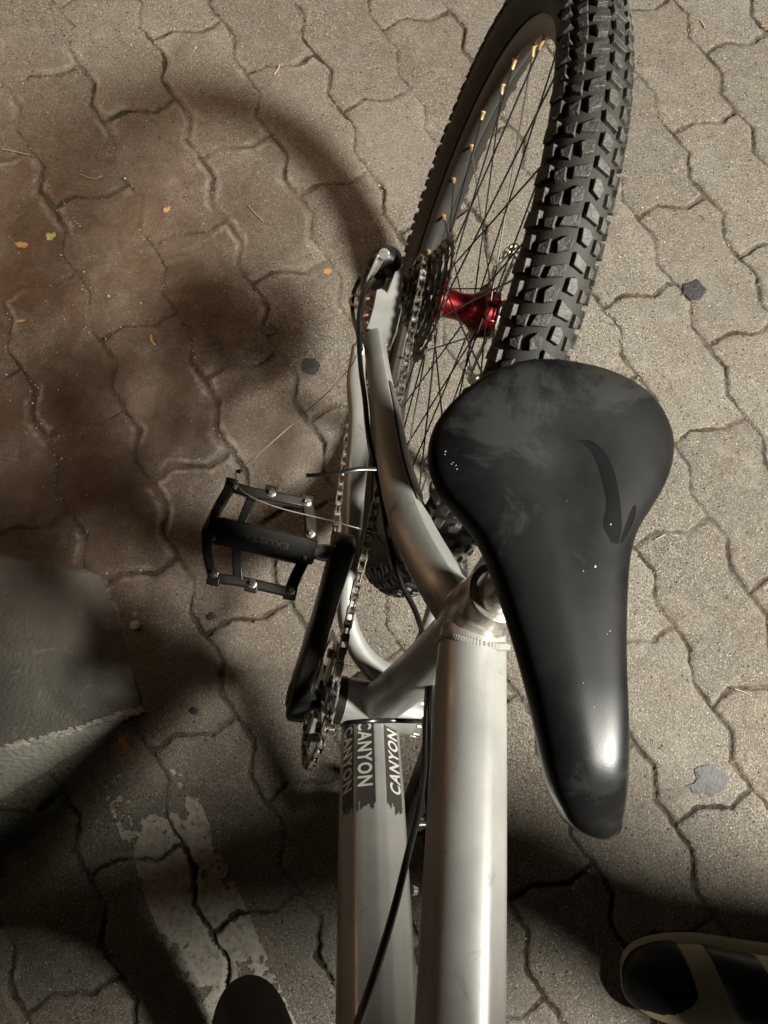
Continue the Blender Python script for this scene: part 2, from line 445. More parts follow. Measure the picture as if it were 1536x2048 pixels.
# worn pale strip across the pavers, thinning out at its far end
def pale_strip():
    q = [G(150, 1440)[:2], G(330, 1440)[:2], G(600, 2065)[:2], G(412, 2100)[:2]]
    # long thin sheet that follows the pavers
    n0, n1 = q[0], q[3]; e0, e1 = q[1], q[2]
    st = .0022; length = np.linalg.norm(n1 - n0); wid = np.linalg.norm(e0 - n0)
    ext = 1.25
    nu, nv = int(wid / st), int(length * ext / st)
    U, W = np.meshgrid(np.linspace(0, 1, nu), np.linspace(0, ext, nv))
    PX_ = (n0[0] * (1 - U) + e0[0] * U) * (1 - W) + (n1[0] * (1 - U) + e1[0] * U) * W
    PY_ = (n0[1] * (1 - U) + e0[1] * U) * (1 - W) + (n1[1] * (1 - U) + e1[1] * U) * W
    h, j, a, b_ = ground_fields(PX_, PY_)
    wear = .6 * fbm(PX_, PY_, 22, 201, 4) + .4 * fbm(PX_, PY_, 130, 211, 2)
    far = sstep(.42, .02, W)
    edge = np.minimum(np.minimum(U, 1 - U) * wid, .02) / .02
    keep = (wear + .16 * (edge - 1) > .34 + .46 * far) & (j < .45)
    idx = np.arange(nu * nv).reshape(nv, nu)
    qd = np.stack([idx[:-1, :-1], idx[:-1, 1:], idx[1:, 1:], idx[1:, :-1]], -1).reshape(-1, 4)
    kq = keep[:-1, :-1].ravel()
    me = bpy.data.meshes.new('pale_strip')
    fast_mesh(me, np.stack([PX_, PY_, h + .0012], -1).reshape(-1, 3), qd[kq])
    me.materials.append(mat('worn_pale_strip', (.46, .435, .37), .7, 0, bump=(500, .0012), var=(60, (.36, .33, .27), .14),
                            dust=(120, (.16, .14, .105), .50, .66, .8)))
    o = bpy.data.objects.new('pale_strip', me); COL.objects.link(o); tag(o, kind='structure')
pale_strip()

# ------------------------------------------------------------------ small litter on the pavers
def flat_thing(name, label, cat, pts, m, thick=.001, group=None, z=.001, bulge=0):
    """an irregular flat body lying on the pavers; pts are its outline"""
    c = np.mean(pts, axis=0); gz = ground_z(c[0], c[1]) + z
    rj = random.Random(int(abs(c[0] * 9e4))); up_ = []
    for i_ in range(len(pts)):
        for f_ in (0, .33, .66):
            q_ = pts[i_] * (1 - f_) + pts[(i_ + 1) % len(pts)] * f_; up_.append(c + (q_ - c) * (1 + rj.uniform(-.10, .10)))
    pts = up_
    b = MB(); n = len(pts); rings = []
    for s, h in ((1.0, 0), (1.02, thick * .6), (.8, thick + bulge * .5), (.4, thick + bulge), (.05, thick + bulge * 1.1)):
        rings.append([V(c[0] + (p[0] - c[0]) * s, c[1] + (p[1] - c[1]) * s, h) - V(c[0], c[1], 0) for p in pts])
    b.loft(rings)
    for i_, p_ in enumerate(b.v):
        b.v[i_] = (p_[0], p_[1], p_[2] + (rj.uniform(-.25, .25) * thick if p_[2] > thick * .5 else 0))
    o = b.build(name, m, ang=70); o.location = (c[0], c[1], gz - .0006); tag(o, label, cat, group); return o
def px_poly(pts): return [G(u, v)[:2] for u, v in pts]
def rough_ring(u, v, ru, rv, n, seed, j=.22):
    r = random.Random(seed); out = []
    for i in range(n):
        a = 2 * math.pi * i / n; k = 1 + r.uniform(-j, j)
        out.append((u + ru * k * math.cos(a), v + rv * k * math.sin(a)))
    return out
M_GUM = mat('old_gum', (.014, .014, .015), .6, 0, bump=(220, .002), var=(90, (.035, .034, .034), .2))
M_GUM2 = mat('grey_gum', (.070, .070, .072), .6, 0, bump=(200, .002), var=(60, (.030, .030, .030), .2))
M_LEAFO = mat('orange_leaf', (.46, .25, .10), .6, bump=(200, .001), var=(200, (.30, .15, .06), .2))
M_LEAFG = mat('green_leaf', (.34, .38, .10), .5, var=(150, (.2, .25, .06), .2))
M_TWIG = mat('dry_straw', (.52, .40, .23), .6, var=(300, (.3, .2, .1), .2))
M_FILTER = mat('cigarette_filter', (.42, .24, .07), .7, var=(300, (.3, .15, .05), .2))
M_SCRAP = mat('orange_card', (.36, .20, .06), .75, bump=(300, .0006), var=(200, (.36, .18, .05), .2))
M_LUMP = mat('pale_mortar', (.34, .31, .24), .9, bump=(200, .003))
g = 'flattened gum spots on the pavers'
flat_thing('gum_spot', 'black jagged gum spot on the pavers right of the knobbly tyre', 'gum', px_poly([(1368, 568), (1380, 563), (1393, 560), (1403, 568), (1412, 580), (1408, 590), (1398, 602), (1386, 601), (1376, 596), (1366, 586)]), M_GUM, .0012, g)
flat_thing('gum_spot', 'large grey gum spot with ragged left edge, right of the saddle nose', 'gum', px_poly([(1372, 1572), (1392, 1564), (1390, 1540), (1402, 1530), (1425, 1533), (1452, 1550), (1454, 1566), (1440, 1582), (1420, 1590), (1404, 1583), (1395, 1588)]), M_GUM2, .0012, g)
flat_thing('gum_spot', 'oval dark gum spot, upper of the two left of the derailleur cables', 'gum', px_poly(rough_ring(540, 660, 17, 10, 12, 3, .12)), M_GUM, .0009, g)
flat_thing('gum_spot', 'larger dark gum spot with raised rim, lower of the two left of the seatstay', 'gum', px_poly(rough_ring(622, 734, 19, 18, 12, 4, .16)), M_GUM, .0012, g)
flat_thing('gum_spot', 'small black blob on the pavers below the pedal', 'gum', px_poly(rough_ring(422, 1232, 9, 7, 10, 5, .15)), M_GUM, .002, g)
flat_thing('gum_spot', 'tiny black blob in the shaded dark patch beside the pale strip top', 'gum', px_poly(rough_ring(388, 1422, 9, 8, 10, 6, .15)), M_GUM, .002, g)
flat_thing('leaf_scrap', 'curled orange leaf scrap at the left edge of the pavers', 'leaf', px_poly([(28, 487), (40, 484), (55, 486), (58, 492), (50, 498), (36, 496)]), M_LEAFO, .0015, None, .001, .002)
flat_thing('green_leaf', 'small yellow green leaf lying on the pavers', 'leaf', px_poly([(91, 470), (96, 465), (103, 468), (110, 464), (112, 472), (104, 480), (95, 480)]), M_LEAFG, .0006, None, .001, .001)
flat_thing('leaf_scrap', 'small orange chip on a paver joint below the wheel shadow', 'leaf', px_poly([(327, 418), (340, 414), (341, 420), (333, 427), (326, 425)]), M_LEAFO, .0015)
flat_thing('leaf_scrap', 'thin curved orange sliver on the dark stained paver', 'leaf', px_poly([(300, 671), (304, 668), (306, 680), (313, 691), (307, 690), (301, 682)]), M_LEAFO, .0015)
flat_thing('leaf_scrap', 'faint orange sliver on the reddish pavers at far left', 'leaf', px_poly([(28, 646), (40, 640), (52, 640), (50, 644), (38, 646)]), M_LEAFO, .001)
flat_thing('leaf_scrap', 'dull orange scrap left of the derailleur in the light', 'leaf', px_poly([(648, 538), (660, 536), (664, 543), (655, 549), (647, 546)]), M_LEAFO, .001)
def scrap(pts, label):
    o = flat_thing('orange_scrap', label, 'scrap', px_poly(pts), M_SCRAP, .0016, 'flat orange scraps in the dark', .001); return o
scrap([(236, 1478), (242, 1472), (249, 1474), (270, 1503), (269, 1508), (260, 1513), (256, 1511)], 'flat orange rectangular scrap in the shadow below the concrete block tip')
scrap([(47, 1607), (52, 1602), (58, 1604), (78, 1630), (76, 1636), (69, 1635)], 'dim orange scrap in the darkest shadow at the left edge')
def lump(u, v, r, m, name, label, cat, seed, zs=.6):
    c = G(u, v); rr = random.Random(seed); b = MB()
    rings = []
    for i in range(7):
        ph = math.pi * (i + .5) / 7
        rings.append([V(math.cos(t) * math.sin(ph), math.sin(t) * math.sin(ph), -math.cos(ph) * zs) * r * (1 + rr.uniform(-.28, .28)) for t in np.linspace(0, 2 * math.pi, 9)[:-1]])
    b.loft(rings); o = b.build(name, m, ang=60, sub=1); o.location = (c[0], c[1], ground_z(c[0], c[1]) + r * zs * .5); tag(o, label, cat)
lump(272, 1250, .008, M_LUMP, 'mortar_lump', 'pale crumbly mortar lump on the dark ground right of the concrete block', 'stone', 11)
lump(270, 1228, .004, M_LUMP, 'mortar_crumb', 'pale pointed crumb touching the upper side of the mortar lump', 'stone', 12)
def straw(pts, label, r=.0007, m=M_TWIG):
    P = [G(u, v, .0025) for u, v in pts]; c = np.mean(P, axis=0)
    o = MB().tube([p - c for p in P], r, n=6, k=4).build('straw', m); o.location = c; tag(o, label, 'straw', 'bits of dry straw on the pavers')
straw([(497, 411), (510, 426), (527, 442)], 'short brown straw on the paver left of the wheel shadow')
straw([(548, 150), (556, 138), (559, 130)], 'pale seed husk on the pavers at upper centre', .0014)
straw([(1470, 1378), (1488, 1384), (1504, 1392)], 'pale thin straw on the pavers low at the right')
straw([(1310, 1080), (1324, 1072), (1331, 1069)], 'short pale straw right of the saddle middle')
straw([(1402, 42), (1407, 50), (1410, 56)], 'yellow seed husk on the pavers at upper right', .0014)
straw([(4, 298), (30, 303), (60, 310)], 'thin bent twig lying at the far left edge of the pavers')
straw([(1522, 52), (1530, 52), (1545, 54)], 'red brown twig at the top right edge', .0009, M_LEAFO)
straw([(160, 348), (185, 357), (205, 352)], 'thin dirty straw along a joint above the green leaf')
rg = random.Random(5)
M_GRIT = [mat('grit_pale', (.46, .42, .34), .6, var=(300, (.66, .60, .5), .1)), mat('grit_dark', (.05, .04, .03), .7), mat('grit_brown', (.3, .2, .12), .7)]
gb = [MB(), MB(), MB()]
_x = rng.uniform(-.85, .7, 60000); _y = rng.uniform(-.5, 1.35, 60000); _d = paving(_x, _y)[0]
_n = fbm(_x, _y, 8, 401, 4)
_ok = ((_d < .006) & (rng.random(60000) < .42 * sstep(.40, .60, _n))) | (rng.random(60000) < .035) | (rng.random(60000) < .10 * sstep(.55, .7, _n))
for x, y in zip(_x[_ok], _y[_ok]):
    r = rg.choice((.0006, .0008, .0010, .0013, .0018)) * rg.uniform(.6, 1.25); k = rg.choice((0, 0, 1, 2, 2))
    z = .0004
    pts = [V(x + r * rg.uniform(.5, 1.2) * c, y + r * rg.uniform(.5, 1.2) * s, z + zz * r) for c, s, zz in
           ((1, 0, 0), (0, 1, .1), (-1, 0, 0), (0, -1, .1), (0, 0, 1.1), (0, 0, -.8))]
    gb[k].add(pts, [(0, 1, 4), (1, 2, 4), (2, 3, 4), (3, 0, 4), (1, 0, 5), (2, 1, 5), (3, 2, 5), (0, 3, 5)])
for k, nm in enumerate(('pale_grit', 'dark_grit', 'brown_grit')):
    tag(gb[k].build(nm, M_GRIT[k], ang=10), ('pale', 'dark', 'brown')[k] + ' sand grains and grit scattered over the pavers', 'grit', None, 'stuff')

# ------------------------------------------------------------------ concrete block at the left
def concrete_block():
    n = 60
    tl, tr = V(*G(-560, 1010, .125)), V(*G(212, 1150, -.002))
    rl, rr_ = V(*G(-560, 1655, .125)), V(*G(286, 1420, .0015))
    gl = V(*G(-560, 1940, -.01)); gr = V(*G(288, 1436, -.006))
    bl_, br_ = tl + V(0, .02, -.14), tr + V(.004, .012, -.025)
    rows = []
    def seg(a0, a1, b0, b1, m, skip=False):
        for i in range(1 if skip else 0, m + 1):
            t = i / m; rows.append([(a0 * (1 - t) + b0 * t) * (1 - s) + (a1 * (1 - t) + b1 * t) * s for s in np.linspace(0, 1, n * 2)])
    seg(bl_, br_, tl, tr, 4); seg(tl, tr, rl, rr_, n, True); seg(rl, rr_, gl, gr, 24, True)
    P = np.array(rows); x, y = P[..., 0], P[..., 1]
    t = np.linspace(0, 1, P.shape[0])[:, None] + 0 * x
    P[..., 2] += .004 * (fbm(x, y, 9, 301, 3) - .5) + .0016 * (fbm(x, y, 70, 302, 3) - .5)
    k = 4 + n
    for i in (k - 1, k, k + 1):                     # chipped edge
        P[i, :, 2] -= .006 * sstep(.5, .7, fbm(x[i], y[i], 40, 303, 3)); P[i, :, 1] += .006 * (fbm(x[i], y[i], 55, 304, 3) - .5)
    P[4, :, 2] -= .002
    # close the right end and underside
    b = MB(); R_, C_ = P.shape[:2]
    vs = list(P.reshape(-1, 3)); fs = [(i * C_ + j, i * C_ + j + 1, (i + 1) * C_ + j + 1, (i + 1) * C_ + j) for i in range(R_ - 1) for j in range(C_ - 1)]
    b.add(vs, fs)
    fr = [P[i, -1] for i in range(R_)]; lo = [V(p[0], p[1], -.03) for p in fr]
    b.loft([fr, lo], closed=False, cap=False)
    fr = [P[i, 0] for i in range(R_)]; lo = [V(p[0], p[1], -.03) for p in fr]
    b.loft([fr, lo], closed=False, cap=False)
    m = mat('old_concrete', (.145, .133, .112), .85, 0, bump=(230, .0035), var=(9, (.085, .078, .064), .2),
            dust=(60, (.34, .32, .28), .58, .74, .6))
    o = b.build('concrete_block', m, ang=55)
    c = V(*G(-100, 1350, 0)); tag(o, 'low grey concrete block sloping into the ground with chipped pale edge', 'concrete block')
    for v in o.data.vertices: v.co = v.co - Vector(c)
    o.location = c
    ff = MB(); rr0 = [[p - c + V(0, -.0006, .0012) for p in P[i]] for i in range(k, R_)]
    ff.loft(rr0, closed=False, cap=False)
    ff.build('rough_face', mat('pale_rough_concrete', (.30, .288, .24), .9, bump=(180, .004), var=(12, (.22, .215, .175), .2), dust=(70, (.12, .11, .09), .56, .72, .7)), o, ang=55)
    # pale mortar left on the broken ridge
    chip = MB(); r = random.Random(4)
    for i in range(230):
        s = r.random() ** 1.5
        p = P[k, int((1 - s * .42) * (C_ - 1))] - c + V(r.uniform(-.003, .003), r.gauss(0, .0022), r.uniform(-.0005, .0018))
        w = r.uniform(.0012, .0050)
        pts = [p + V(w * r.uniform(.5, 1.4) * math.cos(a), .45 * w * r.uniform(.5, 1.3) * math.sin(a), r.uniform(-.0008, .0008)) for a in np.linspace(0, 6.28, 8)[:-1]]
        chip.prism(pts, (r.uniform(-.001, .001), 0, -.003))
    chip.build('chipped_edge', mat('pale_broken_mortar', (.50, .48, .42), .9, bump=(300, .002), var=(120, (.34, .31, .26), .2)), o, ang=30)
concrete_block()

# ================================================================== BICYCLE (all in its own frame)
bike = empty('bicycle'); bike.rotation_euler = (0, LEAN, 0)
tag(bike, 'silver mountain bike with black saddle, red rear hub and knobbly tyres, leaning over the pavers', 'bicycle')
BBC = V(0, 0, .300)
HUB = V(0, .440, .322)
UP = V(0, 0, 1)

# ---- frame
def frame():
    HT = V(0, -.470, .715)                       # head tube middle
    HTA = V(0, .34, .94)                         # steering axis direction
    b = MB().cyl(HT - HTA * .055, HT + HTA * .065, .024, n=28)
    fr = b.build('frame', M_FRAME, bike)
    # bottom bracket shell
    MB().cyl(BBC - V(.037, 0, 0), BBC + V(.037, 0, 0), .0235, n=28).build('bottom_bracket_shell', M_FRAME, fr)
    # top tube: rounded section with a soft shoulder
    sec = []
    for a in np.linspace(0, 2 * math.pi, 41)[:-1]:
        c, s = math.cos(a), math.sin(a); e = 2.12 if c > 0 else 2.4
        x = math.copysign(abs(c) ** (2 / e), c); y = math.copysign(abs(s) ** (2 / e), s)
        if x < -.30 and y > 0: y -= .16 * min(1, (-.30 - x) / .2)     # flat ridge line along the left shoulder
        sec.append((x, y))
    tt = [X(948, 1262, 0), X(944, 1330, 0)]; te_ = X(922, 2048, 0); tt += [tt[1] + (te_ - tt[1]) * f_ for f_ in (.35, .7)] + [te_]
    d = tt[-1] - tt[1]; tt.append(V(0, -.455, tt[-1][2] + d[2] / d[1] * (-.455 - tt[-1][1])))
    MB().tube(tt, [.0235, .0245, .0250, .0252, .0252, .025], sec=sec, rb=[.021, .023, .0245, .025, .025, .025]).build('top_tube', M_FRAME, fr, ang=50)
    # down tube: eight sided section with flats for the lettering
    d0, d1 = X(742, 1440, 0), X(757, 2048, 0); dd = (d1 - d0) / np.linalg.norm(d1 - d0)
    base = BBC + V(0, -.012, .012)
    ax, ay = frame_axes(dd, UP)                  # ax is towards -x or +x; ay is the outward normal
    if ax[0] < 0: ax, ay2 = -ax, ay
    if ay[2] < 0: ay = -ay
    SEC = [(-.029, -.012), (-.0295, .003), (-.022, .0185), (-.0050, .0262), (.0040, .0262), (.0225, .0175), (.0295, .003), (.029, -.012), (.018, -.026), (-.018, -.026)]
    L_ = np.linalg.norm(d1 - d0)
    def dt(t, sx, sy):                            # t in metres from d0
        return d0 + dd * t + ax * sx + ay * sy
    rings = []
    for t, k in ((-.050, .80), (-.035, .90), (-.015, .95), (0, .97), (.08, 1.02), (.2, 1.02), (.40, 1.0), (.50, .9)):
        ring = []
        n = len(SEC)
        for i in range(n):
            p, q = V(*SEC[i]), V(*SEC[(i + 1) % n])
            for s in (.10, .37, .63, .90):
                ring.append(dt(t, *((p * (1 - s) + q * s) * k)))
        rings.append(ring)
    MB().loft(rings).build('down_tube', M_FRAME, fr, ang=60)
    # decals: three black bands with the lettering, ragged at the lower end
    def facet_map(i0, i1):
        p, q = V(*SEC[i0]), V(*SEC[i1]); w = np.linalg.norm(q - p); e = (q - p) / w; n = V(-e[1], e[0])
        if n[1] < 0: n = -n
        def f(t, s, off):
            k = 1.0 + (.97 - 1.0) * 0
            kk = np.interp(t, [0, .08, .2], [.97, 1.02, 1.02])
            r = (p + e * s) * kk + n * off
            return dt(t, *r)
        return f, w
    T0, T1 = .004, .110
    def band(i0, i1, s0, s1, seed, flip, text_s0, text_s1, lbl):
        f, w = facet_map(i0, i1); r = random.Random(seed); mb = MB(); n = 44; m = 10
        ts = np.linspace(T0, T1, n)
        for i in range(n - 1):
            waist0 = 1 - .22 * math.exp(-((ts[i] - .05) / .02) ** 2); waist1 = 1 - .22 * math.exp(-((ts[i + 1] - .075) / .02) ** 2)
            vs = []
            for t, wa in ((ts[i], waist0), (ts[i + 1], waist1)):
                for j in range(m + 1):
                    s = s0 + (s1 - s0) * j / m
                    vs.append(f(t, s, .0003))
            mb.add(vs, [(j, j + 1, m + 2 + j, m + 1 + j) for j in range(m)])
        for j in range(m):                       # torn end
            a = s0 + (s1 - s0) * j / m; c = s0 + (s1 - s0) * (j + 1) / m; l = r.uniform(.001, .012)
            mb.add([f(T1, a, .0003), f(T1, c, .0003), f(T1 + l * r.uniform(.5, 1), c, .0003), f(T1 + l, a, .0003)], [(0, 1, 2, 3)])
        de = mb.build('decal', M_DECAL, fr, ang=20)
        # letters
        cu = bpy.data.curves.new('txt', 'FONT'); cu.body = 'CANYON'; cu.size = 1; cu.offset = .028; cu.resolution_u = 3; cu.space_character = 1.15
        to = bpy.data.objects.new('txt', cu); COL.objects.link(to)
        dg = bpy.context.evaluated_depsgraph_get(); tm = bpy.data.meshes.new_from_object(to.evaluated_get(dg))
        P = np.array([v.co[:] for v in tm.vertices]); F = [tuple(p.vertices) for p in tm.polygons]
        bpy.data.objects.remove(to); bpy.data.curves.remove(cu); bpy.data.meshes.remove(tm)
        P[:, 0] = (P[:, 0] - P[:, 0].min()) / (P[:, 0].max() - P[:, 0].min()); P[:, 1] = (P[:, 1] - P[:, 1].min()) / (P[:, 1].max() - P[:, 1].min())
        mb = MB(); vs = []
        for a, c, _ in P:
            t = T0 + .019 + a * .074 if not flip else T0 + .024 + (1 - a) * .072
            s = (text_s0 + (text_s1 - text_s0) * c)
            vs.append(f(t, s, .0007))
        mb.add(vs, F); mb.build('lettering', M_LETTER, fr, ang=20)
    # facets: left (1,2), upper left (2,3), upper right (4,5)
    f_, w1 = facet_map(1, 2); f_, w2 = facet_map(2, 3); f_, w3 = facet_map(4, 5)
    band(1, 2, w1 * .02, w1 * .86, 1, False, w1 * .06, w1 * .80, '')
    band(2, 3, w2 * .08, w2 * .98, 2, False, w2 * .12, w2 * .86, '')
    band(4, 5, w3 * .06, w3 * .92, 3, True, w3 * .88, w3 * .24, '')
    # seat tube
    st1 = V(0, .093, .572)
    MB().tube([BBC + V(0, .004, .008), (BBC + st1) / 2 + V(0, -.004, 0), st1], [.0215, .0205, .0205], n=28).build('seat_tube', M_FRAME, fr)
    # collar and clamp
    cd = (st1 - BBC) / np.linalg.norm(st1 - BBC)
    MB().lathe([(0, .021), (.0, .0225), (.020, .0225), (.022, .0215), (.022, .0166), (0, .0166)], n=36, ax=2).build('seat_collar', M_WELD, fr, ang=30,
        xf=lambda p: st1 - cd * .004 + rot_to(cd) @ p)
    # weld gusset where top tube meets seat tube
    MB().tube([st1 - cd * .050, st1 - cd * .018, st1 - cd * .002], [.0225, .0245, .0222], n=28).build('seat_tube_sleeve', M_WELD, fr)
    w = MB()
    for k in range(72):
        a = 2 * math.pi * k / 72; ex = 2.5
        cx, sy = math.copysign(abs(math.cos(a)) ** (2 / ex), math.cos(a)), math.copysign(abs(math.sin(a)) ** (2 / ex), math.sin(a))
        c = tt[0] + (tt[1] - tt[0]) * (.38 + .25 * max(0, math.sin(a)) ** 2)
        axx, ayy = frame_axes(tt[1] - tt[0], UP)
        p = c + axx * .0226 * cx + ayy * .0202 * sy
        blobr = .0031
        w.lathe([(-blobr, .0003), (-blobr * .7, blobr * .7), (0, blobr), (blobr * .7, blobr * .7), (blobr, .0003)], c=p, n=8)
    w.build('weld_bead', M_FRAME, fr)
    return fr, tt, dt, ax, ay, d0, dd

def rot_to(d):
    d = np.asarray(d, float); d = d / np.linalg.norm(d)
    q = Vector((0, 0, 1)).rotation_difference(Vector(d)); return np.array(q.to_matrix())
FR, TT, DT, DAX, DAY, D0, DD = frame()

# drive side seat stay: wide flattened tube
def seatstay():
    pts = [(748, 676, .345), (757, 740, .372), (772, 830, .405), (786, 920, .433), (806, 1000, .455), (828, 1060, .476), (858, 1120, .497), (892, 1175, .516), (925, 1225, .530)]
    P = [Z(u, v, z) for u, v, z in pts]
    w = [.0125, .0125, .0140, .0155, .0180, .0195, .0205, .0215, .0215]
    h = [.0130, .0140, .0150, .0165, .0185, .0190, .0200, .0205, .0200]
    sec = []
    for a in np.linspace(0, 2 * math.pi, 33)[:-1]:           # lozenge like section with a ridge facing up
        c, s = math.cos(a), math.sin(a); e = 1.38
        sec.append((math.copysign(abs(c) ** (2 / e), c), math.copysign(abs(s) ** (2 / e), s)))
    o = MB().tube(P, w, sec=sec, rb=h, up=(.12, 0, 1)).build('seatstay', M_FRAME, FR, ang=24)
    # the other side, mostly hidden under the saddle
    Q = [V(.066, .405, .375), V(.060, .33, .41), V(.055, .24, .455), V(.040, .16, .505), V(.012, .105, .535)]
    MB().tube(Q, [.0115, .013, .016, .018, .019], sec=sec, rb=[.012, .014, .017, .018, .018]).build('seatstay', M_FRAME, FR, ang=60)
    # grey flat panel on the inner flank of the drive stay
    up = V(.12, 0, 1); SP = spline([np.concatenate([p, [a, b]]) for p, a, b in zip(P, w, h)], 6)
    mb = MB(); rings = []
    i0, i1 = 9, 27
    for i in range(i0, i1 + 1):
        q = SP[i]; ax, ay = frame_axes(SP[i + 1][:3] - SP[i - 1][:3], up)
        if ax[0] < 0: ax = -ax
        if ay[2] < 0: ay = -ay
        k0, k1 = .10, .92
        k1 = k1 * min(1, (i - i0 + 1) / 3.); k1 = k1 * min(1, (i1 - i + 1) / 5.) ** .6
        row = []
        for s in np.linspace(k0, max(k1, k0 + .02), 7):
            c = s; e = 1.38; y = (1 - abs(c) ** e) ** (1 / e)
            row.append(q[:3] + ax * (c * q[3] + .0009) + ay * (y * q[4] + .0012))
        rings.append(row)
    mb.loft(rings, closed=False, cap=False); mb.build('grey_decal', M_GREYDECAL, FR, ang=60)
    # dropouts
    poly = [(790, 541), (802, 540), (808, 549), (806, 585), (800, 620), (792, 655), (778, 690), (752, 700), (727, 684), (727, 668), (738, 640), (746, 612), (752, 578), (764, 576), (774, 584), (780, 566)]
    pz = lambda u, v: X(u, v, -.0655 - .006 * max(0, min(1, (v - 560) / 120)))
    pl = [Z(u, v, .335 + (v - 541) / 150 * .012) for u, v in poly]
    mb = MB().prism(pl, V(.004, 0, -.012)); mb.build('dropout', M_FRAME, FR, bevel=.0015)
    mb = MB().prism([V(.066, .40, .38), V(.066, .47, .335), V(.066, .475, .30), V(.066, .43, .292), V(.066, .385, .325)], V(.006, 0, 0)); mb.build('dropout', M_FRAME, FR, bevel=.001)
seatstay()

def chainstay():
    pts = [(716, 712, .262), (712, 760, .268), (718, 830, .280), (716, 900, .290), (708, 980, .296), (703, 1060, .300), (696, 1130, .303), (691, 1195, .305), (697, 1250, .306), (718, 1300, .308), (748, 1335, .310), (775, 1352, .312)]
    P = [Z(*p) for p in pts]
    w = [.0085, .0105, .0115, .0120, .0115, .0105, .0095, .0090, .0095, .0105, .0120, .014]
    h = [.0085, .0105, .0125, .0130, .0130, .0125, .012, .012, .012, .012, .012, .012]
    sec = super_sec(24, 2.6)
    mb = MB().tube(P, w, sec=sec, rb=h)
    e = P[0]; mb.tube([e + V(.0, -.004, 0), e + V(.001, .010, .001), e + V(.0015, .013, .001)], [.0088, .0100, .004], n=14)
    mb.build('chainstay', M_FRAME, FR, ang=60)
    Q = [V(.064, .425, .318), V(.062, .35, .305), V(.060, .26, .298), V(.050, .16, .298), (.040, .08, .302), V(.022, .02, .302)]
    MB().tube(Q, [.010, .0105, .011, .011, .011, .013], sec=sec).build('chainstay', M_FRAME, FR, ang=60)
chainstay()

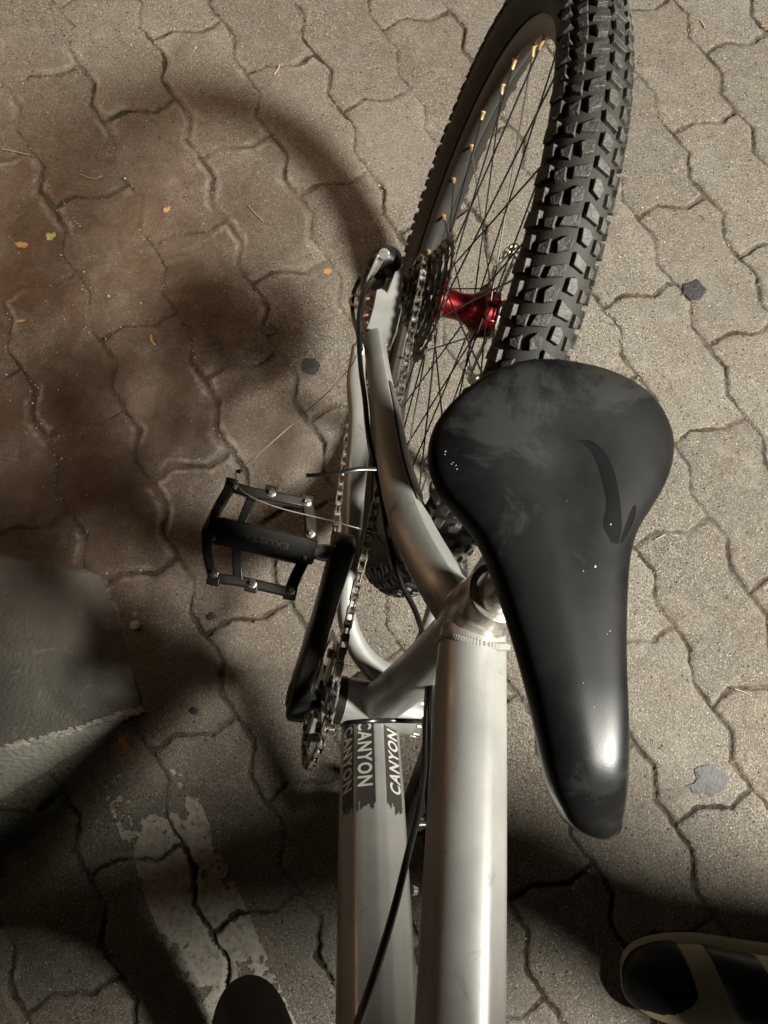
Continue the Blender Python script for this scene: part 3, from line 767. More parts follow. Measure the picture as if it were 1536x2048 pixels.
# ---- wheels
def wheel(name, hub, parent, rear=True, xf=None, th0=0.0):
    xf = xf or (lambda p: p)
    T = lambda p: xf(p + hub)
    Rn = .258
    # rim: double wall with sidewalls
    prof = [(-.0125, .2800), (-.0120, .2830), (-.0095, .2830), (-.0090, .2770), (.0090, .2770), (.0095, .2830), (.0120, .2830), (.0125, .2800), (.0118, .2705), (.0075, .2630), (.0030, .2602), (-.0030, .2602), (-.0075, .2630), (-.0118, .2705)]
    wh = MB().lathe(prof, n=144, closed=True).build(name, M_RIM, parent, ang=35, xf=T)
    # tyre carcass
    Rc, rt = .2985, .0272
    prof = []
    for i in range(25):
        ph = math.radians(-142 + 284 * i / 24)
        prof.append((rt * math.sin(ph) * (1.0 if abs(math.degrees(ph)) < 100 else 1 - (abs(math.degrees(ph)) - 100) / 42 * .15), Rc + rt * math.cos(ph)))
    prof = [(-.0105, .2790)] + prof + [(.0105, .2790)]
    MB().lathe(prof, n=180, closed=True).build('tyre', M_SIDEWALL, wh, ang=60, xf=T)
    # tread knobs
    mb = MB(); NP = 122; dth = 2 * math.pi / NP; kr = random.Random(3)
    def knob(i, poly, hgt=.0036, tp=.80):
        lo, hi = [], []
        cs = sum(p[0] for p in poly) / len(poly); cp = sum(p[1] for p in poly) / len(poly)
        for s, ph in poly:
            for L_, rr, k in ((lo, rt - .0012, 1.04), (hi, rt + hgt, tp + .04)):
                th = (i + cs + (s - cs) * k) * dth; p = math.radians(cp + (ph - cp) * k)
                rr += kr.uniform(-.0003, .0002); r = Rc + rr * math.cos(p); L_.append(V(rr * math.sin(p), r * math.cos(th), r * math.sin(th)))
        mb.loft([lo, hi])
    kj = lambda poly: [(a + kr.uniform(-.06, .06), b + kr.uniform(-1.6, 1.6)) for a, b in poly]
    knob_ = knob
    def knob(i, poly, hgt=.0034, tp=.84): knob_(i, kj(poly), hgt, tp)
    for i in range(NP if rear else 0):
        o = 0 if i % 2 else .0
        for sg, of in ((1, 0.), (-1, .5)):
            if i % 2:
                knob(i + of, [(.00, 2 * sg), (.34, 25 * sg), (.80, 27 * sg), (.62, 2 * sg)])
            else:
                knob(i + of, [(.05, 4 * sg), (.0, 14 * sg), (.30, 24 * sg), (.80, 20 * sg), (.62, 4 * sg)])
            knob(i + of + .22, [(.05, 33 * sg), (.30, 49 * sg), (.66, 47 * sg), (.70, 33 * sg)], .0036 if i % 2 else .0030)
            if i % 2: knob(i + of + .1, [(.00, 57 * sg), (.0, 80 * sg), (.74, 84 * sg), (.66, 56 * sg)], .0042, .86)
            else: knob(i + of + .1, [(.02, 58 * sg), (.05, 74 * sg), (.68, 74 * sg), (.70, 57 * sg)], .0040, .86)
    if rear: mb.build('tread', M_RUBBER, wh, ang=25, xf=T, bevel=.0005)
    # spokes and nipples
    fl = [(-.019, .0225), (.031, .0285)]
    for i in range(32):
        a = th0 + i * math.radians(11.25)
        side = i % 2; x, r = fl[side]; cross = 1 if (i // 2) % 2 else -1
        ha = a + cross * math.radians(66)
        hp = V(x + (.002 if (i // 2) % 2 else -.002), r * math.cos(ha), r * math.sin(ha))
        off = .0022 * (1 if side else -1)
        rp = V(off, Rn * math.cos(a), Rn * math.sin(a)); d = (hp - rp) / np.linalg.norm(hp - rp)
        spk = MB().cyl(hp, rp + d * .004, .00095, n=6); spk.build('spoke', M_SPOKE2 if i in (0, 3) else M_SPOKE, wh, xf=T)
        e = V(0, math.cos(a), math.sin(a)); bp = V(off, .2612 * math.cos(a), .2612 * math.sin(a))
        nb = MB().tube([bp + e * .001, bp - e * .0005, bp - e * .0018], [.0034, .0034, .0024], n=10, smooth=False)
        nb.tube([bp - e * .0015, bp - e * .0030, bp + d * .0105, bp + d * .0115], [.0021, .0021, .0019, .0012], n=8, smooth=False)
        nb.build('nipple', M_NIPPLE, wh, xf=T)
    return wh
TH0 = -.831
RWH = wheel('rear_wheel', HUB, bike, True, None, TH0)

# rear hub: red anodised
def rear_hub():
    prof = [(-.024, .010), (-.0235, .0245), (-.0200, .0270), (-.0175, .0262), (-.0155, .0200), (-.0110, .0165), (.0060, .0150), (.0180, .0172),
            (.0240, .0215), (.0275, .0250), (.0290, .0310), (.0325, .0315), (.0340, .0280), (.0355, .0215), (.0405, .0200), (.0415, .0225), (.0445, .0225), (.0450, .0120)]
    h = MB().lathe(prof, c=HUB, n=48); 
    h.build('hub', M_RED, RWH, ang=30)
    lug = MB()
    for k in range(6):                            # webs and rotor lugs
        a = k * math.pi / 3 + .3; e = V(0, math.cos(a), math.sin(a)); t = V(0, -math.sin(a), math.cos(a))
        c = HUB + V(.037, 0, 0) + e * .0215
        lug.bar(c - V(.006, 0, 0), c + V(.007, 0, 0), .008, .009, up=e)
    lug.build('rotor_lug', M_RED, RWH, bevel=.0008)
    # rotor: pierced annulus, real holes
    mb = MB(); n = 120; rr = [.0665, .0695, .0725, .0755, .0785, .0800]; x0 = HUB[0] + .0455
    for i in range(n):
        a0, a1 = 2 * math.pi * i / n, 2 * math.pi * (i + 1) / n
        for j in range(5):
            if (j in (1, 3)) and (i + (2 if j == 3 else 0) + j) % 4 in (0, 1): continue
            if j == 2 and (i + 3) % 8 == 0: continue
            q = [V(x0, HUB[1] + r * math.cos(a), HUB[2] + r * math.sin(a)) for r, a in ((rr[j], a0), (rr[j + 1], a0), (rr[j + 1], a1), (rr[j], a1))]
            mb.prism(q, V(.0018, 0, 0))
    for k in range(6):
        a = k * math.pi / 3 + .3
        p0 = HUB + V(.0464, .022 * math.cos(a), .022 * math.sin(a)); p1 = HUB + V(.0464, .068 * math.cos(a + .45), .068 * math.sin(a + .45))
        mb.bar(p0, p1, .0018, .007, up=np.cross(p1 - p0, V(1, 0, 0)))
        mb.cyl(p0 - V(.0012, 0, 0), p0 + V(.0035, 0, 0), .0036, n=10)
    mb.lathe([(.0455, .019), (.0473, .019), (.0473, .027), (.0455, .027)], c=HUB, n=40, closed=True)
    mb.build('brake_rotor', M_STEEL, RWH, ang=30)
    MB().cyl(HUB + V(-.074, 0, 0), HUB + V(.074, 0, 0), .0052, n=14).cyl(HUB + V(-.0795, 0, 0), HUB + V(-.066, 0, 0), .0085, n=14).build('axle', M_STEEL, RWH)
rear_hub()
# small pale moulded mark on the tyre's flank
_m = MB(); _a = X(722, 1140, -.0262)
for k_ in range(4):
    p0_ = X(724 + k_ * 4.2, 1147 - k_ * 2.0, -.0268); p1_ = X(730 + k_ * 4.2, 1160 - k_ * 3.4, -.0268)
    _m.bar(p0_, p1_, .0011, .0008, up=(1, 0, 0))
_m.build('sidewall_mark', mat('pale_mark', (.55, .50, .38), .6), RWH)

# cassette
def toothed(mb, c, r, teeth, x0, th, inner, depth=.0035):
    n = teeth * 4; ring = []; pat = (0, 1, 1, 0)
    for i in range(n):
        a = 2 * math.pi * i / n; k = pat[i % 4]; rr = r - depth * (0 if k else 1)
        ring.append((rr * math.cos(a + (.0 if not k else (-.15 if i % 4 == 2 else .15) * 2 * math.pi / teeth)), rr * math.sin(a)))
    inn = [(inner * math.cos(2 * math.pi * i / n), inner * math.sin(2 * math.pi * i / n)) for i in range(n)]
    rings = [[c + V(x, p[0], p[1]) for p in q] for x, q in ((x0, inn), (x0, ring), (x0 + th, ring), (x0 + th, inn))]
    mb.loft(rings, loop=True)
cas = MB().cyl(HUB + V(-.061, 0, 0), HUB + V(-.022, 0, 0), .0165, n=24).build('cassette', M_DARKSTEEL, bike)
teeth = [34, 30, 26, 23, 20, 17, 15, 13, 11]
for k, t in enumerate(teeth):
    mb = MB(); r = t * .0127 / (2 * math.pi) + .0022
    toothed(mb, HUB, r, t, -.0255 - k * .0041, .0017, max(.0155, r - .0125))
    for q in range(5):
        a = q * 2 * math.pi / 5 + k * .35; rr = max(.016, r - .011)
        mb.bar(HUB + V(-.0247 - k * .0041, .015 * math.cos(a), .015 * math.sin(a)), HUB + V(-.0247 - k * .0041, rr * math.cos(a + .3), rr * math.sin(a + .3)), .0016, .006, up=V(0, -math.sin(a), math.cos(a)))
    mb.build('sprocket', M_CASS, cas, ang=25)

# ---- crankset
def crankset():
    cs = MB().lathe([(-.058, .012), (-.058, .022), (-.037, .024), (-.036, .012)], c=BBC, n=28).build('crankset', M_BLACK, bike)
    CX = -.0600
    for r, t, x in ((.0672, 33, CX), (.0485, 22, CX + .008)):
        mb = MB(); toothed(mb, BBC, r, t, x, .0020, r - .011)
        for q in range(4):
            a = q * math.pi / 2 + .55
            mb.bar(BBC + V(x + .001, .018 * math.cos(a), .018 * math.sin(a)), BBC + V(x + .001, (r - .010) * math.cos(a), (r - .010) * math.sin(a)), .004, .014, up=V(0, -math.sin(a), math.cos(a)))
        mb.build('chainring', M_BLACK if t == 38 else M_STEEL, cs, ang=25)
    for q in range(4):
        a = q * math.pi / 2 + .55; p = BBC + V(CX, .050 * math.cos(a), .050 * math.sin(a))
        MB().cyl(p + V(-.005, 0, 0), p + V(.012, 0, 0), .0048, n=12).build('chainring_bolt', M_DARKSTEEL, cs)
    # drive arm
    A0 = V(-.080, -.004, .300); A1 = V(-.0835, .1285, .4110); d = A1 - A0; e = d / np.linalg.norm(d)
    sec = super_sec(28, 5.0)
    mb = MB().tube([A0 - e * .022, A0 - e * .016, A0, A0 + d * .3, A0 + d * .6, A0 + d * .88, A1 + e * .006, A1 + e * .014, A1 + e * .0165],
                   [.005, .0100, .0115, .0105, .0095, .0100, .0108, .0095, .005], sec=sec, rb=[.010, .018, .0205, .0165, .0145, .0145, .0150, .0115, .006], up=np.cross(e, V(1, 0, 0)))
    mb.build('crank_arm', M_BLACK, cs, ang=45)
    MB().cyl(A0 + V(-.012, 0, 0), A0 + V(.02, 0, 0), .011, n=20).build('crank_bolt', M_BLACK, cs)
    # far arm
    B0 = V(.072, .004, .300); ca = math.pi + .723; B1 = V(.082, .172 * math.cos(ca), .300 + .172 * math.sin(ca)); d2 = B1 - B0; e2 = d2 / np.linalg.norm(d2)
    MB().tube([B0 - e2 * .020, B0 - e2 * .014, B0, B0 + d2 * .5, B1, B1 + e2 * .014], [.004, .0085, .0095, .0080, .0080, .003],
              sec=sec, rb=[.009, .017, .019, .0150, .0135, .006], up=np.cross(e2, V(1, 0, 0))).build('crank_arm', M_BLACK, cs, ang=45)
    # external bearing cup with wrench notches on the far side
    cup = MB().lathe([(.036, .016), (.036, .0225), (.046, .0225), (.047, .0205), (.047, .014)], c=BBC, n=36, closed=True)
    for q in range(12):
        a = q * math.pi / 6; cup.box(BBC + V(.0415, .0222 * math.cos(a), .0222 * math.sin(a)), (.0060, .0022, .0022))
    cup.build('bearing_cup', M_STEEL, cs, ang=30)
    pedal(A1, cs); pedal(B1, cs, far=True)

def pedal(A1, parent, far=False):
    zc = A1[2]
    if not far:
        P = lambda u, v, dz=0: Z(u, v, zc + dz + (u - 640) * -.00003)
    else:
        def P(u, v, dz=0):
            q = Z(u, v, A1[2]*0 + .4110) - V(-.0835, .1285, .4110)
            return A1 + V(-q[0], -q[1], dz)
    out = [(462, 973), (432, 1020), (411, 1064), (414, 1105), (426, 1158)]
    mb = MB()
    def run(pts, w, h=.0095):
        pp = [P(*p) for p in pts]; mb.tube(pp, w / 2, sec=[(-1, -.6), (-.86, -1), (.86, -1), (1, -.6), (1, .6), (.86, 1), (-.86, 1), (-1, .6)], rb=[h / 2] * len(pp), smooth=False)
    run([(462, 972), (434, 1020), (412, 1066), (415, 1105), (428, 1160)], .0090)
    run([(456, 971), (500, 985), (540, 992), (618, 1008)], .0090)
    run([(612, 1002), (620, 1040), (622, 1075), (626, 1108)], .0100)
    run([(626, 1106), (607, 1122), (592, 1152), (577, 1190)], .0100)
    run([(424, 1156), (470, 1161), (503, 1167), (584, 1186)], .0085)
    run([(507, 988), (486, 1040), (472, 1082)], .0085)
    run([(472, 1082), (474, 1120), (477, 1162)], .0085)
    # centre body round the spindle
    pp = [P(412, 1056), P(440, 1063), P(520, 1081), P(600, 1100), P(628, 1106)]
    mb.tube(pp, [.0090, .0122, .0125, .0125, .0105], sec=[(-1, -.6), (-.86, -1), (.86, -1), (1, -.6), (1, .6), (.86, 1), (-.86, 1), (-1, .6)], rb=[.0050, .0060, .0062, .0064, .0070], smooth=False)
    for u, v in ((541, 984), (612, 1003), (503, 1172), (580, 1188), (462, 970), (427, 1158)):   # pin bosses
        c = P(u, v); mb.box(c, (.0105, .0105, .0098))
    pd = mb.build('pedal', M_BLACK, parent, ang=40, bevel=.0008)
    for u, v in ((466, 972), (436, 1020), (422, 1076), (427, 1147), (541, 988), (612, 1006), (619, 1069), (607, 1118), (580, 1182), (503, 1168)):
        c = P(u, v)
        MB().cyl(c + V(0, 0, .003), c + V(0, 0, .0085), .0023, .0020, n=10).lathe([(.003, .0020), (.0058, .0042), (.0062, .0026)], c=c, n=12, ax=2).build('pin', M_DARKSTEEL, pd)
    ax0 = A1 + V(.004 if not far else -.004, 0, 0); ax1 = P(622, 1103)
    MB().tube([ax0, ax0 * .35 + ax1 * .65, ax1], [.0078, .0078, .0062], n=20, smooth=False).build('spindle', M_STEEL, pd, ang=30)
    if not far:
        cu = bpy.data.curves.new('txt', 'FONT'); cu.body = 'EXUSTAR'; cu.size = 1; cu.resolution_u = 2; cu.offset = .01
        to = bpy.data.objects.new('txt', cu); COL.objects.link(to)
        dg = bpy.context.evaluated_depsgraph_get(); tm = bpy.data.meshes.new_from_object(to.evaluated_get(dg))
        Q = np.array([v.co[:] for v in tm.vertices]); F = [tuple(p.vertices) for p in tm.polygons]
        bpy.data.objects.remove(to); bpy.data.curves.remove(cu); bpy.data.meshes.remove(tm)
        Q[:, 0] = (Q[:, 0] - Q[:, 0].min()) / np.ptp(Q[:, 0]); Q[:, 1] = (Q[:, 1] - Q[:, 1].min()) / np.ptp(Q[:, 1])
        a, b = P(577, 1094, .0072), P(469, 1066, .0072); hv = P(577, 1080, .0094) - a
        mb = MB(); mb.add([a + (b - a) * q[0] - hv * -1 * (-q[1] + .0) - hv * .0 + hv * 0 for q in Q], F)
        mb.v = [tuple(a + (b - a) * q[0] + (P(572, 1098, .0072) - P(575, 1084, .0072)) * (q[1] - .5) * .9 + V(0, 0, 0)) for q in Q]
        mb.build('lettering', mat('engraved_letter', (.10, .095, .085), .3, .5), pd, ang=20)
crankset()

# ---- chain
def link_plates(mb, a, b, gap, r=.0042, th=.0010):
    t = (b - a); L_ = np.linalg.norm(t); t = t / L_
    x = V(1, 0, 0) - t * t[0]; x /= np.linalg.norm(x); n = np.cross(t, x)
    shp = []
    for k in range(7):
        an = math.pi / 2 + math.pi * k / 6; shp.append((r * math.cos(an), r * math.sin(an)))
    shp.append((L_ * .5, -r * .72))
    for k in range(7):
        an = -math.pi / 2 + math.pi * k / 6; shp.append((L_ + r * math.cos(an), r * math.sin(an)))
    shp.append((L_ * .5, r * .72))
    for sg in (-1, 1):
        mb.prism([a + t * p + n * q + x * (sg * gap - th / 2) for p, q in shp], x * th)
def chain(path):
    P = spline(path, 24); S = [0]
    for i in range(1, len(P)): S.append(S[-1] + np.linalg.norm(P[i] - P[i - 1]))
    n = int(S[-1] / .0127); pts = []
    for i in range(n + 1):
        s = i * .0127; j = min(np.searchsorted(S, s), len(P) - 1); j = max(j, 1)
        f = (s - S[j - 1]) / (S[j] - S[j - 1] + 1e-9); pts.append(P[j - 1] * (1 - f) + P[j] * f)
    a, b = MB(), MB()
    for i in range(n):
        if i % 2: link_plates(a, pts[i], pts[i + 1], .0031)
        else: link_plates(b, pts[i], pts[i + 1], .0021)
        t = pts[i + 1] - pts[i]; t /= np.linalg.norm(t); x = V(1, 0, 0) - t * t[0]; x /= np.linalg.norm(x)
        b.cyl(pts[i] - x * .0022, pts[i] + x * .0022, .0038, n=12)
        a.cyl(pts[i] - x * .0040, pts[i] + x * .0040, .0018, n=8)
    return a, b
CHX = -.0590
cr = .0665
path = []
# sprocket (5th) at hub, back half
rs = .0385; sxp = -.0480
for a in (250, 290, 330, 10, 50, 90, 108): path.append(HUB + V(sxp, rs * math.cos(math.radians(a)), rs * math.sin(math.radians(a))))
path.append(V(-.0505, .30, .371)); path.append(V(-.0540, .20, .374)); path.append(V(-.0575, .09, .3695))
for a in (82, 115, 150, 185, 220, 250, 275): path.append(BBC + V(CHX, cr * math.cos(math.radians(a)), cr * math.sin(math.radians(a))))
path.append(Z(664, 1110, .222)); path.append(Z(676, 1010, .214)); path.append(Z(690, 910, .205)); path.append(Z(703, 820, .196)); path.append(V(-.0500, .400, .168))
path.append(V(-.0485, .425, .160)); path.append(V(-.0480, .452, .175)); path.append(V(-.048, .462, .215)); path.append(V(-.048, .440, .240)); path.append(V(-.048, .427, .270))
ca_, cb_ = chain(path)
ch = cb_.build('chain', M_CHAIN, bike, ang=30)
ca_.build('outer_links', M_CHAIN, ch, ang=30)

# ---- rear derailleur
def derailleur():
    b = MB()
    def blk(u, v, z, r, h, n=10, flat=.8):
        c = Z(u, v, z); b.tube([c - V(0, 0, h), c - V(0, 0, h * .4), c + V(0, 0, h * .5), c + V(0, 0, h)], [r * .85, r, r, r * .6], n=n)
    blk(775, 524, .300, .016, .015, 14); blk(752, 548, .285, .014, .018, 14)
    b.tube([Z(785, 520, .31), Z(765, 515, .31), Z(744, 535, .30)], [.009, .012, .009], n=12)
    d = b.build('derailleur', M_BLACKPL, bike, ang=45)
    m = MB()
    m.bar(Z(768, 507, .325), Z(726, 580, .285), .007, .005); m.bar(Z(757, 508, .325), Z(717, 600, .280), .0025, .010)
    m.bar(Z(748, 560, .300), Z(722, 600, .285), .004, .004)
    m.cyl(Z(768, 508, .328), Z(768, 508, .318), .0062, n=14)
    m.build('parallelogram_link', M_STEEL, d, bevel=.0006)
    for u, v, z in ((739, 603, .312), (736, 636, .308)):
        c = Z(u, v, z); MB().tube([c + V(.008, 0, -.004), c + V(-.002, 0, .004), c + V(-.005, 0, .006)], [.0068, .0068, .003], n=18).build('pivot_bolt', mat('rosy_alloy', (.55, .42, .36), .32, .7), d)
    c = Z(712, 602, .285)
    MB().lathe([(-.002, .0058), (.002, .0058), (.002, .0085), (-.002, .0085)], c=c, n=20, ax=2, closed=True).build('barrel_adjuster', M_CREAM, d)
    cage = MB()
    for x in (-.0555, -.0415):
        pl = [V(x, .420, .145), V(x, .436, .150), V(x, .478, .262), V(x, .468, .276), V(x, .452, .268), V(x, .416, .165)]
        cage.prism(pl, V(.0022, 0, 0))
    cage.build('cage', M_DARKSTEEL, d, bevel=.0005)
    for y, z in ((.428, .162), (.462, .255)):
        mb = MB(); toothed(mb, V(0, y, z), .0225, 11, -.0495, .0030, .004); mb.build('pulley', M_BLACKPL, d, ang=25)
    MB().tube([Z(752, 552, .28), V(-.070, .47, .27), V(-.050, .465, .26)], [.008, .009, .008], n=12).build('pivot_arm', M_DARKSTEEL, d)
derailleur()

# ---- brake caliper on the far dropout
cal = MB().prism([V(.058, .455, .395), V(.058, .49, .375), V(.058, .498, .345), V(.058, .475, .335), V(.058, .450, .365)], V(.020, 0, 0))
cal.cyl(V(.054, .475, .37), V(.083, .475, .37), .010, n=20)
cal = cal.build('brake_caliper', M_STEEL, bike, bevel=.002)
MB().box(V(.073, .462, .338), (.012, .010, .006)).box(V(.080, .448, .333), (.010, .009, .006)).build('caliper_bolt', M_CREAM, cal, bevel=.001)

# ---- seat post and saddle
def saddle():
    SC = V(.016, .074, .0)
    sp = MB().tube([V(0, .083, .545), V(0, .100, .600), V(0, .117, .660)], .0158, n=28).build('seatpost', M_WELD, bike, ang=40)
    MB().tube([V(.0, .115, .650), V(.004, .105, .672)], [.017, .020], n=20, smooth=False).bar(V(-.030, .10, .674), V(.020, .10, .674), .036, .010).build('seat_clamp', M_BLACK, sp, bevel=.002)
    ztop = .712
    # outline of the top seen from above, left and right edge px at several heights
    left = [(1030, 729), (978, 743), (938, 772), (900, 805), (874, 840), (861, 880), (861, 920), (872, 958), (893, 992), (925, 1025), (955, 1060), (980, 1105), (1001, 1160), (1018, 1215), (1037, 1275), (1055, 1340), (1072, 1410), (1086, 1480), (1098, 1540), (1108, 1588), (1126, 1624)]
    right = [(1130, 729), (1188, 737), (1240, 755), (1288, 785), (1318, 825), (1337, 870), (1339, 910), (1328, 955), (1308, 995), (1284, 1030), (1262, 1065), (1250, 1105), (1245, 1160), (1243, 1215), (1242, 1275), (1243, 1340), (1248, 1410), (1252, 1480), (1253, 1540), (1251, 1590), (1243, 1632)]
    n = len(left)
    rings = []
    ns = 30
    for i in range(n):
        t = i / (n - 1)
        ul, ur = left[i], right[i]
        wide = np.interp(i, [0, 3, 7, 11, 20], [0.6, 1, 1, .6, .45])
        drop = np.interp(i, [0, 4, 8, 12, 20], [.012, .022, .024, .020, .013])
        dome = np.interp(i, [0, 1, 3, 7, 12, 18, 20], [-.006, .0, .002, -.001, -.001, .001, -.005])
        zc = ztop + dome
        zl = zc - drop * .72
        L_, R_ = Z(*ul, zl), Z(*ur, zl)
        c = (L_ + R_) / 2; hw = np.linalg.norm(R_ - L_) / 2; e = (R_ - L_) / (2 * hw)
        ring = []
        exl, exr = np.interp(i, [0, 4, 12, 18, 20], [2.3, 2.0, 1.9, 2.0, 2.1]), np.interp(i, [0, 4, 15, 18, 20], [2.6, 3.4, 3.6, 2.5, 2.1])
        for k in range(ns):
            a = math.pi * (k / (ns - 1)); cx = -math.cos(a); ex = exl if cx < 0 else exr
            x = math.copysign(abs(cx) ** (2 / ex), cx); y = abs(math.sin(a)) ** (2 / ex)
            z = zl + (zc - zl) * y
            # shallow hollow along the middle of the wide part
            z -= .0020 * wide * math.exp(-(x / .22) ** 2) * math.exp(-((i - 7) / 6.) ** 2)
            ring.append(V(*(c + e * hw * x)[:2], z))
        for x, dz in ((.99, -drop * .5), (.90, -drop * 1.1), (.55, -drop * 1.15), (0, -drop * 1.0), (-.55, -drop * 1.15), (-.90, -drop * 1.1), (-.99, -drop * .5)):
            ring.append(V(*(c + e * hw * x)[:2], zl + dz))
        rings.append(ring)
    # round off both ends
    def cap(r0, r1, end):
        d = np.mean(r0, axis=0) - np.mean(r1, axis=0); d = d / np.linalg.norm(d); cc = np.mean(r0, axis=0)
        outr = []
        for s, k in end:
            outr.append([V(*(cc + (p - cc) * s + d * k)[:2], cc[2] + (p[2] - cc[2]) * (.25 + .75 * s)) for p in r0])
        return outr
    tail = cap(rings[0], rings[1], ((.92, .0003), (.70, .0006), (.40, .0008), (.08, .0009)))
    nose = cap(rings[-1], rings[-2], ((.93, .0040), (.80, .0075), (.60, .0100), (.32, .0117), (.05, .0120)))
    rings = tail[::-1] + rings + nose
    sad = MB().loft(rings)
    m = mat('worn_black_saddle_cover', (.0032, .0032, .0032), .24, 0, spec=.28, bump=(1600, .00004), var=(13, (.010, .010, .0097), .10),
            dust=(15, (.055, .053, .049), .52, .60, .24))
    nt = m.node_tree; tcn = nt.nodes.new('ShaderNodeTexCoord'); sx_ = nt.nodes.new('ShaderNodeSeparateXYZ'); mr_ = nt.nodes.new('ShaderNodeMapRange')
    nt.links.new(tcn.outputs['Object'], sx_.inputs[0]); nt.links.new(sx_.outputs['Y'], mr_.inputs['Value'])   # the nose is rubbed shiny
    for k_, v_ in (('From Min', -.005), ('From Max', .045), ('To Min', .20), ('To Max', .44)): mr_.inputs[k_].default_value = v_
    nt.links.new(mr_.outputs['Result'], nt.nodes['Principled BSDF'].inputs['Roughness'])
    ms_ = nt.nodes.new('ShaderNodeMapRange'); nt.links.new(sx_.outputs['Y'], ms_.inputs['Value'])
    for k_, v_ in (('From Min', -.005), ('From Max', .05), ('To Min', .26), ('To Max', .05)): ms_.inputs[k_].default_value = v_
    nt.links.new(ms_.outputs['Result'], nt.nodes['Principled BSDF'].inputs['Specular IOR Level'])
    s = sad.build('saddle', m, bike, ang=80, sub=1)
    # raised pad seam: a dark moulded groove on the wide part
    def seam(pts, w):
        P = []
        for u, v in pts:
            P.append(Z(u, v, ztop + .0002))
        return MB().tube(P, w, rb=[x * .35 for x in w], k=5, n=8)
    # white specks of dried paint
    r = random.Random(9); mb = MB()
    for (u, v, q) in ((1190, 1133, 2.2), (1166, 1142, 1.0), (1219, 1262, 1.2), (1213, 1268, .8), (1187, 1415, 1.0), (1221, 1049, 1.4), (891, 903, 1.), (906, 925, .8), (912, 931, .8), (903, 928, .7), (890, 909, .7), (914, 938, .8), (1166, 1366, .8), (1133, 1002, .7)):
        c = Z(u, v, 1)  # ray only
        SPK.append((u, v, q))
    return s
SPK = []
SAD = saddle()
# rails
def rails():
    for sx in (-1, 1):
        o = .022 * sx
        P = [V(.030 + o * .2, -.002, .678), V(.020 + o * .7, .03, .669), V(.004 + o, .075, .674), V(-.008 + o, .12, .675), V(-.018 + o * 1.3, .160, .682), V(-.022 + o * 1.5, .178, .684)]
        MB().tube(P, .0035, n=10).build('rail', M_STEEL, SAD)
rails()
# specks and groove are draped on the saddle surface by ray casting
bpy.context.view_layer.update()
def on_saddle(u, v, lift=.0003):
    dg = bpy.context.evaluated_depsgraph_get(); ev = SAD.evaluated_get(dg)
    d = Vector(_ray(u, v)).normalized()
    ok, p, nrm, _ = ev.ray_cast(Vector(CB), d)
    return (V(*p) + V(*nrm) * lift, V(*nrm)) if ok else (None, None)
M_SPECK = mat('white_speck', (.8, .8, .76), .5)
for u, v, q in SPK:
    p, n = on_saddle(u, v, .0001)
    if p is None: continue
    ax, ay = frame_axes(n, V(0, 1, 0)); r = .00026 * q
    MB().tube([p, p + n * .00035], [r, r * .6], n=8, smooth=False).build('paint_speck', M_SPECK, SAD)
def draped(name, outline_pairs, m, lift=.00015):
    rings = []
    for (u0, v0), (u1, v1) in outline_pairs:
        row = []
        for s in np.linspace(0, 1, 7):
            p, n = on_saddle(u0 + (u1 - u0) * s, v0 + (v1 - v0) * s, lift * (1 if 0 < s < 1 else .15)); 
            if p is None: return
            row.append(p)
        rings.append(row)
    MB().loft(rings, closed=False, cap=False).build(name, m, SAD, ang=60)
M_GROOVE = mat('clean_black_vinyl', (.0025, .0025, .0025), .50, 0, spec=.03)
def subdiv(pairs, k=4):
    A = spline([V(*a, 0) for a, b in pairs], k); B = spline([V(*b, 0) for a, b in pairs], k)
    return [((a[0], a[1]), (b[0], b[1])) for a, b in zip(A, B)]
draped('clean_streak', subdiv([((1152, 884), (1160, 880)), ((1163, 886), (1182, 882)), ((1183, 905), (1206, 900)), ((1196, 935), (1226, 935)), ((1206, 970), (1236, 975)), ((1212, 1010), (1242, 1020)), ((1206, 1050), (1243, 1060)), ((1222, 1085), (1236, 1088))]), M_GROOVE)
draped('clean_streak', subdiv([((1266, 1012), (1272, 1010)), ((1256, 1035), (1270, 1034)), ((1247, 1062), (1258, 1062)), ((1240, 1085), (1244, 1086))]), M_GROOVE)

# ---- cables, ties, loose wire
def cable(name, pts, r, m=M_CABLE, parent=bike, n=10):
    return MB().tube([Z(*p) for p in pts], r, n=n, k=8).build(name, m, parent, ang=60)
cable('gear_cable', [(748, 560, .315), (730, 580, .330), (719, 625, .345), (718, 680, .365), (722, 740, .385), (730, 800, .400), (734, 845, .412), (741, 895, .425), (752, 940, .430), (765, 1000, .425), (776, 1070, .425), (800, 1160, .425),
                     (832, 1225, .430), (850, 1290, .445), (856, 1350, .455), (853, 1420, .465), (851, 1480, .480), (848, 1540, .495), (838, 1620, .510), (818, 1700, .53), (788, 1820, .555), (752, 1940, .58), (715, 2050, .605), (680, 2150, .64), (700, 2300, .70)], .0026)
cable('brake_hose', [(975, 1290, .50), (880, 1330, .470), (866, 1360, .462), (862, 1430, .47), (861, 1500, .486), (856, 1600, .505), (868, 1700, .52)], .0025)
cable('gear_cable', [(722, 552, .30), (706, 590, .285), (706, 630, .29), (716, 668, .34), (722, 700, .365)], .0024)
zt = MB()
def strap(pts, w=.0022, h=.0012):
    zt.tube([Z(*p) for p in pts], w, sec=super_sec(12, 4), rb=[h] * len(pts), k=5)
strap([(683, 1450, .372), (700, 1445, .398), (745, 1442, .402), (795, 1441, .392), (830, 1442, .42), (862, 1440, .462)])
zt.build('cable_tie', M_CABLE, bike)
zt = MB(); strap([(612, 951, .47), (640, 950, .472), (680, 945, .474), (715, 938, .474), (752, 938, .470)], .0017, .0008)
zt.build('cable_tie', M_CABLE, bike)
c = Z(859, 1447, .462)
